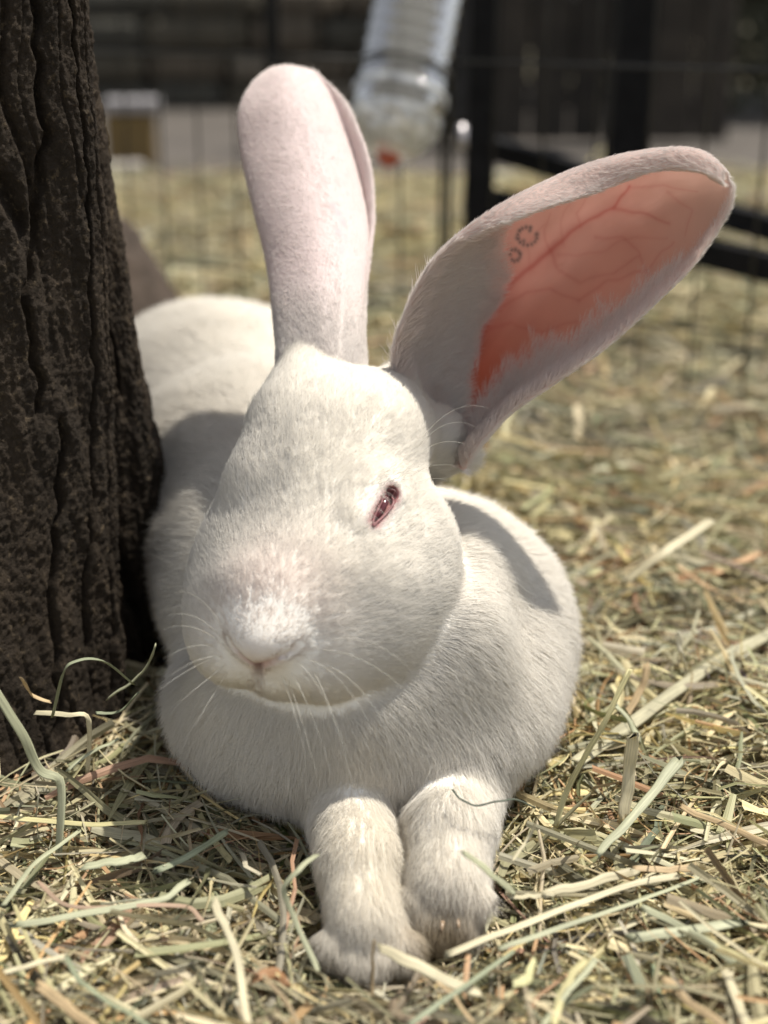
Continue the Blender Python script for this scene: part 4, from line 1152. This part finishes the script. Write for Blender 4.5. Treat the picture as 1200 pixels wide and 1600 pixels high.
_m1 = N(ntc, 'ShaderNodeMixShader', Fac=.5); _m2 = N(ntc, 'ShaderNodeMixShader'); _m3 = N(ntc, 'ShaderNodeMixShader', Fac=.35)
_r = N(ntc, 'ShaderNodeMapRange'); _r.inputs['From Min'].default_value = .4; _r.inputs['From Max'].default_value = .6; _r.inputs['To Max'].default_value = 1.0; _r.inputs['To Min'].default_value = .45; ntc.links.new(_n.outputs['Fac'], _r.inputs['Value'])
ntc.links.new(_t.outputs[0], _m1.inputs[1]); ntc.links.new(_w.outputs[0], _m1.inputs[2]); ntc.links.new(_r.outputs[0], _m2.inputs[0]); ntc.links.new(_d.outputs[0], _m2.inputs[1]); ntc.links.new(_m1.outputs[0], _m2.inputs[2])
ntc.links.new(_m2.outputs[0], _m3.inputs[1]); ntc.links.new(_g.outputs[0], _m3.inputs[2]); ntc.links.new(_m3.outputs[0], outc.inputs[0])
capp = [(Lb - .036, rb * 1.03), (Lb - .033, rb * 1.03), (Lb - .028, rb * .99), (Lb - .020, rb * .86), (Lb - .010, rb * .66), (Lb - .004, rb * .44), (Lb - .002, .001)]
V, F = lathe(capp, b_top, b_bot); child('cap', V, F, M_CAP, root)
M_RED = simple('red rubber', (.40, .09, .05), rough=.5, var=.1)
V, F = lathe([(Lb - .006, .001), (Lb - .010, .011), (Lb - .002, .010), (Lb + .003, .006), (Lb + .006, .001)], b_top, b_bot, 24); child('spout', V, F, M_RED, root)
V, F = lathe([(Lb - .056, rb * 1.035), (Lb - .053, rb * 1.06), (Lb - .050, rb * 1.035)], b_top, b_bot); child('neck_ring', V, F, M_CAP, root)
hk = empty('bottle_bracket', at(648, 30, DB + .01)); tag(hk, 'thin black wire loop clasping the middle of the drinking bottle', 'bracket')
mid_b = b_top + ax * (Lb * .62); u_ = norm(np.cross(ax, [0.1, .9, .2])); v_ = np.cross(ax, u_)
cpts = [mid_b + (cos(a) * u_ + sin(a) * v_) * (rb + .002) for a in np.linspace(0, 2 * pi, 30, endpoint=False)]
V, F = tube(cpts, .0014, 6, closed=True, nrm=ax); child('loop', V, F, M_WIRE, hk)
V, F = wire(mid_b + FWD * rb, mid_b + FWD * (rb + .05), .0014); child('hook', V, F, M_WIRE, hk)
sn = empty('snap_clip', at(722, 212, 1.16)); tag(sn, 'small grey metal snap clip on the pen beside the bottle', 'clip')
V, F = tube([at(722, 196, 1.16), at(721, 212, 1.16), at(722, 232, 1.16)], .0045, 8); child('clip_body', V, F, simple('dull zinc', (.42, .40, .42), rough=.35, metal=.6), sn)

# ------------------------------------------------------------------ black steel frame behind the pen
def bar(a, b, w, mat=M_IRON):
    d = norm(b - a); ref = np.array([0, 0, 1.0]) if abs(d[2]) < .8 else np.array([0, 1.0, 0])
    s = norm(np.cross(d, ref)); u = np.cross(s, d); h = w / 2
    P = np.array([p + s * sx * h + u * sy * h for p in (a, b) for sx, sy in ((-1, -1), (1, -1), (1, 1), (-1, 1))])
    F = np.array([[0, 1, 5, 4], [1, 2, 6, 5], [2, 3, 7, 6], [3, 0, 4, 7], [3, 2, 1, 0], [4, 5, 6, 7]])
    return P, F
fr = empty('steel_frame', at(745, 345, 1.40)); tag(fr, 'black square steel frame standing behind the pen, right of the bottle', 'frame')
def up(px, py_bottom, D, w, name='post', top=.75, lean=0.0):
    b = at(px, py_bottom, D); t = b + np.array([lean, 0, top]); V, F = bar(b, t, w); child(name, V, F, M_IRON, fr, smooth=False)
up(745, 400, 1.36, .027, lean=.008); up(972, 300, 1.40, .037, lean=.020); up(428, 165, 1.75, .018)
for (a, b, w) in [(at(735, 222, 1.40), at(1260, 372, 1.20), .020), (at(735, 308, 1.40), at(1260, 430, 1.18), .023)]:
    V, F = bar(a, b, w); child('rail', V, F, M_IRON, fr, smooth=False)
V, F = bar(at(700, 195, 1.37), at(745, -60, 1.37), .028); child('brace', V, F, M_IRON, fr, smooth=False)
V, F = bar(at(1245, -60, 1.3), at(1235, 440, 1.3), .02); child('post', V, F, M_IRON, fr, smooth=False)

# ------------------------------------------------------------------ ochre box, stone wall, planks, bushes beyond
bx = empty('box', ground_at(208, 250)); tag(bx, 'small ochre box with a pale lid on the concrete left of the upright ear', 'box')
c = ground_at(208, 258); V, F = box_vf(c + [0, 0, .048], (.088, .08, .092), .1, .003); child('box_body', V, F, simple('ochre card', (.15, .10, .035), rough=.8), bx, smooth=False)
V, F = box_vf(c + [0.006, 0, .108], (.10, .09, .024), .1, .003); child('lid', V, F, simple('white lid', (.24, .23, .24), rough=.6), bx, smooth=False)
V, F = box_vf(ground_at(195, 275) + [0, 0, .012], (.07, .05, .022), .3, .003); tag(mesh_np('stone', V, F, simple('pale stone', (.34, .31, .29), rough=.9), smooth=False), 'pale flat stone at the concrete edge before the ochre box', 'stone')

M_STONE = [simple('field stone', c, rough=.95, var=.3, scale=14, bump=.006) for c in ((.085, .075, .055), (.12, .10, .075), (.065, .062, .050), (.15, .13, .10))]
sw = empty('stone_wall', (-.55, 4.25, 0)); tag(sw, 'low dark field stone wall beyond the concrete, left of the bottle', 'wall')
rs = np.random.default_rng(11)
z = -.02
for course in range(4):
    x = -2.0 + rs.uniform(0, .1); h = rs.uniform(.075, .10)
    while x < .30:
        w = rs.uniform(.13, .30)
        V, F = box_vf((x + w / 2, 4.25 + rs.uniform(-.015, .015), z + h / 2), (w - .012, .22, h - .010), rs.uniform(-.02, .02), .018)
        V = V + .006 * np.stack([vnoise(V * 20 + k * 7) for k in range(3)], -1)
        child('stone', V, F, M_STONE[rs.integers(4)], sw, smooth=False); x += w
    z += h
V, F = box_vf((-.85, 4.27, .15), (2.3, .17, .32)); child('mortar', V, F, simple('dark mortar', (.03, .027, .022), rough=1), sw, smooth=False)

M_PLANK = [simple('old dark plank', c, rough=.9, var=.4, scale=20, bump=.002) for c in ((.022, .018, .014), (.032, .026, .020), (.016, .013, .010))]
pf = empty('plank_fence', (.55, 3.2, 0)); tag(pf, 'dark weathered plank fence in shade behind the steel frame', 'fence')
x = .04
while x < .70:
    w = rs.uniform(.075, .095)
    V, F = box_vf((x + w / 2, 3.10 + rs.uniform(-.003, .003), .52), (w - .005, .022, 1.02), 0, .003)
    child('plank', V, F, M_PLANK[rs.integers(3)], pf, smooth=False); x += w
for zz in (.25, .80):
    V, F = box_vf((.37, 3.135, zz), (.70, .04, .07)); child('rail', V, F, M_PLANK[0], pf, smooth=False)

def leaf_mass(cx, cy, cz, rx, ry, rz, n, size, seed):
    r = np.random.default_rng(seed)
    d = norm(r.normal(size=(n, 3))); rad = r.uniform(.35, 1, n) ** .5
    lump = 1 + .28 * fbm(d * 2.2 + seed, 3)
    C = d * rad[:, None] * lump[:, None] * [rx, ry, rz] + [cx, cy, cz]
    C = C[C[:, 2] > .01]; n = len(C)
    a = norm(r.normal(size=(n, 3))); b = norm(np.cross(a, r.normal(size=(n, 3)))); s = size * r.uniform(.6, 1.3, (n, 1))
    V = np.stack([C - a * s, C - b * s * .42, C + a * s, C + b * s * .42], 1).reshape(-1, 3)
    return V, np.arange(n * 4).reshape(n, 4)
def bush(cx, cy, rx, ry, h, n, col, label, seed, name='bush', size=.03):
    root = empty(name, (cx, cy, 0)); tag(root, label, 'bush', 'bushes beyond the pen')
    V, F = leaf_mass(cx, cy, h * .52, rx, ry, h * .55, n, size, seed)
    mm_ = simple('leaves', col, rough=.6, var=.4, scale=5)
    child('crown', V, F, mm_, root, smooth=False)
    r = np.random.default_rng(seed + 1)
    st = [tube(np.array([[cx + r.normal() * .03, cy + r.normal() * .03, -.01], [cx + r.normal() * rx * .2, cy, h * .3], [cx + r.normal() * rx * .5, cy + r.normal() * ry * .3, h * .75]]), [.018, .012, .005], 6) for _ in range(6)]
    V, F = merge(st); child('stems', V, F, simple('bark twig', (.05, .04, .03), rough=.9), root)
bush(-1.9, 5.0, .75, .45, 1.5, 9000, (.026, .026, .013), 'bush with leaves coloured dark as shade above the stone wall, furthest left beyond the trunk', 1)  # leaf colours near black: the shade beyond the pen is put into them
bush(-.95, 4.95, .65, .40, 1.45, 9000, (.030, .027, .016), 'bush with leaves coloured dark as shade above the stone wall, left of the upright ear', 2)
bush(-.15, 4.95, .62, .40, 1.55, 9000, (.026, .023, .017), 'dark brownish bush straight behind the upright ear', 3)
bush(.62, 4.6, .60, .40, 1.5, 8000, (.022, .021, .012), 'dark bush rising over the plank fence', 4)
bush(1.13, 3.95, .34, .30, 1.05, 6000, (.115, .118, .080), 'pale grey-green bush right of the black steel frame', 5)
bush(1.75, 4.5, .55, .45, 1.5, 8000, (.06, .058, .036), 'olive bush at the far right edge behind the pen', 6)

# ------------------------------------------------------------------ single straws that stand out of the bed
def straw(label, pts, w, col, name='straw', cat_='straw', tubey=False, zs=.016, group='single straws lying on top of the hay', taper=None, flat=.35):
    """pts: photo pixels with an optional height above the ground (metres)"""
    P = []
    for p in pts:
        z = p[2] if len(p) > 2 else zs
        P.append(at(p[0], p[1], p[3]) if len(p) > 3 else ground_at(p[0], p[1], z))
    P = np.array(P, float)
    if len(P) == 2: P = np.array([P[0], P[0] * .5 + P[1] * .5 + [0, 0, .0015], P[1]])
    k = 6 * (len(P) - 1) + 1
    Pc = catmull(P, k)
    u = np.linspace(0, 1, k)
    Pc = Pc + .0004 * np.stack([vnoise(np.stack([u * 7 + sum(map(ord, label)) % 97, u * 0 + q, u * 0], -1)) for q in range(3)], -1)
    D = ((Pc - CAM) @ FWD).mean(); W = w * D / FPX * .5
    T = norm(np.gradient(Pc, axis=0)); view = norm(Pc - CAM)
    up_ = np.array([0, -.35, .95]); S = norm(np.cross(T, up_)); U_ = np.cross(S, T)
    tw = .5 * (rng.random() - .5) + 1.2 * (rng.random() - .5) * u
    A = S * np.cos(tw)[:, None] + U_ * np.sin(tw)[:, None]; B = np.cross(A, T)
    m = 8; an = np.linspace(0, 2 * pi, m, endpoint=False)
    tp = np.ones(k) if taper is None else np.interp(u, np.linspace(0, 1, len(taper)), taper)
    tp = tp * (1 + .10 * vnoise(np.stack([u * 9, u * 0 + 3 + w, u * 0], -1)))
    prof = np.stack([np.cos(an), flat * np.sin(an) * (1 + .5 * np.cos(3 * an)) + .22 * np.cos(an) ** 2], 1)   # gutter-like section
    V = Pc[:, None] + (A[:, None] * prof[None, :, 0, None] + B[:, None] * prof[None, :, 1, None]) * (W * tp)[:, None, None]
    # torn ends
    V[0] += T[0] * (rng.random((m, 1)) - .5) * W * 2.5; V[-1] += T[-1] * (rng.random((m, 1)) - .5) * W * 2.5
    i = np.arange(k * m).reshape(k, m); j = np.roll(i, -1, 1)
    F = [np.stack([i[:-1], j[:-1], j[1:], i[1:]], -1).reshape(-1, 4), i[:1, ::-1].reshape(-1, 4) if m == 4 else np.array([[i[0, a], i[0, a - 1], i[0, 0]] for a in range(2, m)]), np.array([[i[-1, 0], i[-1, a - 1], i[-1, a]] for a in range(2, m)])]
    L = np.linalg.norm(np.diff(Pc, axis=0), axis=1).sum()
    st = np.zeros((k, m, 3)); st[..., 0] = an[None] / pi; st[..., 1] = (u * L / .02)[:, None]; st[..., 2] = rng.random()
    cc = np.tile(np.array(col, float), (k * m, 1)) * (1 + .12 * vnoise(np.stack([np.repeat(u, m) * 6, np.zeros(k * m) + w, np.zeros(k * m)], -1)))[:, None]
    o = mesh_np(name, V.reshape(-1, 3) - P[0], F, M_HAY, smooth=True, attrs={'col': np.clip(cc, 0, .9), 'st': st.reshape(-1, 3)})
    o.location = tuple(P[0]); tag(o, label, cat_, group); return o
GG, PG, ST_, YL, TN, PK = (.30, .33, .22), (.46, .47, .32), (.64, .58, .40), (.60, .55, .30), (.58, .44, .26), (.50, .36, .26)
straw('long bent green-grey blade leaning on the foot of the trunk at the left edge', [(-10, 1075, .075), (35, 1150, .055), (62, 1205, .04), (95, 1228, .033), (93, 1330, .012)], 15, PG)
straw('thin arched green-grey blade looping up in front of the trunk', [(83, 1120, .045), (98, 1055, .07), (118, 1035, .075), (162, 1033, .072), (208, 1068, .055)], 7, GG)
straw('small curled tan straw hooked up against the trunk', [(33, 1058, .075), (48, 1085, .065), (78, 1098, .06)], 8, TN)
straw('kinked tan straw with its end hanging down before the trunk', [(58, 1114, .045), (105, 1118, .045), (138, 1126, .042), (136, 1215, .015)], 9, ST_)
straw('pale green blade tilted up between the trunk and the rabbit', [(168, 1092, .045), (222, 1052, .06), (243, 1008, .075)], 9, PG)
straw('short green blade below the tilted blade beside the trunk', [(152, 1114, .045), (185, 1113, .045), (216, 1083, .055)], 7, GG)
straw('thin straw running up from the bed to the rabbit\'s shaded chest', [(104, 1205, .028), (140, 1178, .032), (184, 1156, .036)], 6, PG)
straw('long level yellow-green stalk pointing from the left edge', [(-12, 1276), (80, 1284), (170, 1288), (228, 1284)], 11, YL)
straw('long yellow-green straw slanting down to the lower left edge', [(6, 1412), (60, 1345), (126, 1298)], 9, PG)
straw('broad green-grey blade curving across the hay left of the paws', [(18, 1448), (140, 1427), (250, 1405), (293, 1378)], 12, PG)
straw('thin pinkish bent stalk crossing the broad green-grey blade', [(60, 1380), (106, 1417), (190, 1416), (280, 1415), (318, 1437)], 7, PK)
straw('thick pale yellow split straw standing steeply at the lower left of the paws', [(335, 1410, .03), (352, 1452, .025), (372, 1505, .02), (388, 1610, .015)], 13, ST_)
straw('thick tan straw at the lower left corner', [(60, 1540), (95, 1567), (148, 1606)], 17, TN)
straw('wide pale straw just left of the thick tan corner straw', [(-10, 1524), (50, 1508), (104, 1494)], 9, ST_)
straw('green-grey blade bending down to the bottom edge left of the paws', [(104, 1495), (128, 1535), (165, 1562), (236, 1604)], 9, GG)
straw('flat olive blade in the middle of the shaded hay', [(130, 1355), (190, 1345), (216, 1340)], 17, PG)
straw('olive blade rising towards the shaded chest', [(245, 1362), (300, 1335), (352, 1302, .025)], 12, GG)
straw('grey-green straw bent sharply beside the left paw', [(494, 1337, .035), (466, 1362, .035), (442, 1390, .03), (462, 1440, .02), (498, 1515, .012)], 9, PG)
straw('thick pale straw with a frayed dark tip crossing under the left paw', [(588, 1478, .022), (640, 1505, .02), (690, 1530, .016), (750, 1556, .012)], 22, ST_, taper=[.6, 1, 1, .9])
straw('thin brown stem standing upright before the left paw', [(584, 1470, .026), (582, 1520, .012), (581, 1570, .004)], 5, TN)
straw('cut grey-green straw resting its end on the right paw', [(722, 1333, .045), (762, 1362, .035), (800, 1393, .022)], 14, PG)
straw('gold-tan stalk with a joint right of the paws', [(852, 1396), (905, 1384), (960, 1368), (992, 1362)], 15, ST_)
straw('orange-brown short stalk end right of the gold jointed stalk', [(990, 1358), (1040, 1359), (1084, 1357)], 12, TN)
straw('thick grey-green stalk with a frayed top leaning to the upper right', [(932, 1335, .018), (975, 1290, .022), (1020, 1240, .026), (1060, 1190, .03)], 15, PG, taper=[.9, 1, 1, 1.5])
straw('long pale stalk sweeping right from before the right paw', [(700, 1492, .016), (800, 1452), (895, 1415), (980, 1385), (1064, 1368)], 12, ST_)
straw('long grey-green stalk just under the pale sweeping stalk', [(780, 1482), (900, 1440), (1000, 1408), (1090, 1372)], 9, PG)
straw('wide flat pale straw standing upright right of the rabbit', [(974, 1282, .012), (982, 1210, .028), (990, 1148, .045)], 20, ST_)
straw('tan straw slanting down to the right edge', [(1066, 1262), (1130, 1288), (1200, 1320)], 10, TN)
straw('broad pale-green stalk lying level at the lower right', [(984, 1466), (1070, 1456), (1164, 1441)], 18, PG)
straw('whitish-green blade slanting under the broad level stalk', [(1006, 1420), (1070, 1452), (1144, 1502)], 13, PG)
straw('yellow blade beside the whitish-green one at the lower right', [(1100, 1462), (1150, 1492), (1210, 1510)], 13, YL)
straw('long thin stalk with a yellow stripe arching up beside the rabbit\'s flank', [(868, 1290, .018), (885, 1235, .03), (915, 1180, .045), (950, 1120, .06), (985, 1048, .075)], 9, YL)
straw('thick grey stalk stretching from the flank to the right edge', [(905, 1190), (1000, 1122), (1100, 1048), (1215, 985)], 22, (.47, .44, .30))
straw('broad tan stalk standing behind the striped stalk', [(975, 1120, .012), (1000, 1080, .02), (1012, 1040, .03)], 12, TN)
straw('pale thick straw out of focus at the right, well behind the rabbit', [(975, 912, .03), (1040, 862, .045), (1110, 815, .05)], 15, ST_)
straw('whitish husk standing in the hay at the far right', [(1074, 1052, .015), (1062, 1015, .03), (1060, 985, .04)], 18, (.66, .62, .48), taper=[.4, 1, .4])
straw('orange-tan stalk running off the bottom edge at the right', [(1034, 1526), (1080, 1566), (1136, 1608)], 13, TN)
straw('pale stalk meeting the orange-tan stalk at the bottom right', [(1128, 1512), (1150, 1560), (1168, 1608)], 14, ST_)
straw('pale yellow stalk curving to the bottom edge right of the paws', [(914, 1500), (885, 1540), (862, 1608)], 13, YL)
straw('long straight stalk bottom centre right, pointing up and right', [(840, 1612), (880, 1560), (930, 1500)], 10, PG)
straw('dark thin curled tendril draped over the right foreleg', [(706, 1234, 0, .492), (722, 1250, 0, .489), (745, 1260, 0, .488), (775, 1254, 0, .490), (800, 1249, 0, .497), (836, 1262, 0, .51)], 3.4, (.11, .13, .10), name='tendril', cat_='tendril', flat=.8)
straw('thin pale straw lying against the flank low on the right', [(800, 1345, .03), (830, 1300, .035), (845, 1268, .045)], 6, ST_)
straw('short wide husk lying flat right of the paws', [(800, 1540), (822, 1530), (832, 1505)], 18, (.60, .58, .32), name='husk', cat_='husk', taper=[.7, 1, .6])
straw('curled red-brown dry leaf left of the paws', [(395, 1530), (425, 1520), (448, 1536)], 22, (.40, .22, .11), name='dry_leaf', cat_='leaf', taper=[.4, 1, .5])
straw('pale cut stalk lying right beside the right paw', [(795, 1402, .02), (830, 1400), (866, 1398)], 8, ST_)
straw('straight grey stalk across the bottom centre', [(640, 1600), (700, 1560), (770, 1508), (800, 1488)], 9, GG)
straw('tan curved stalk at the bottom just below the paws', [(628, 1500), (700, 1548), (740, 1600)], 6, TN)
straw('flat olive stalk piece standing short near the right paw', [(1000, 1160), (960, 1100, .03)], 0.1 + 11, PG)
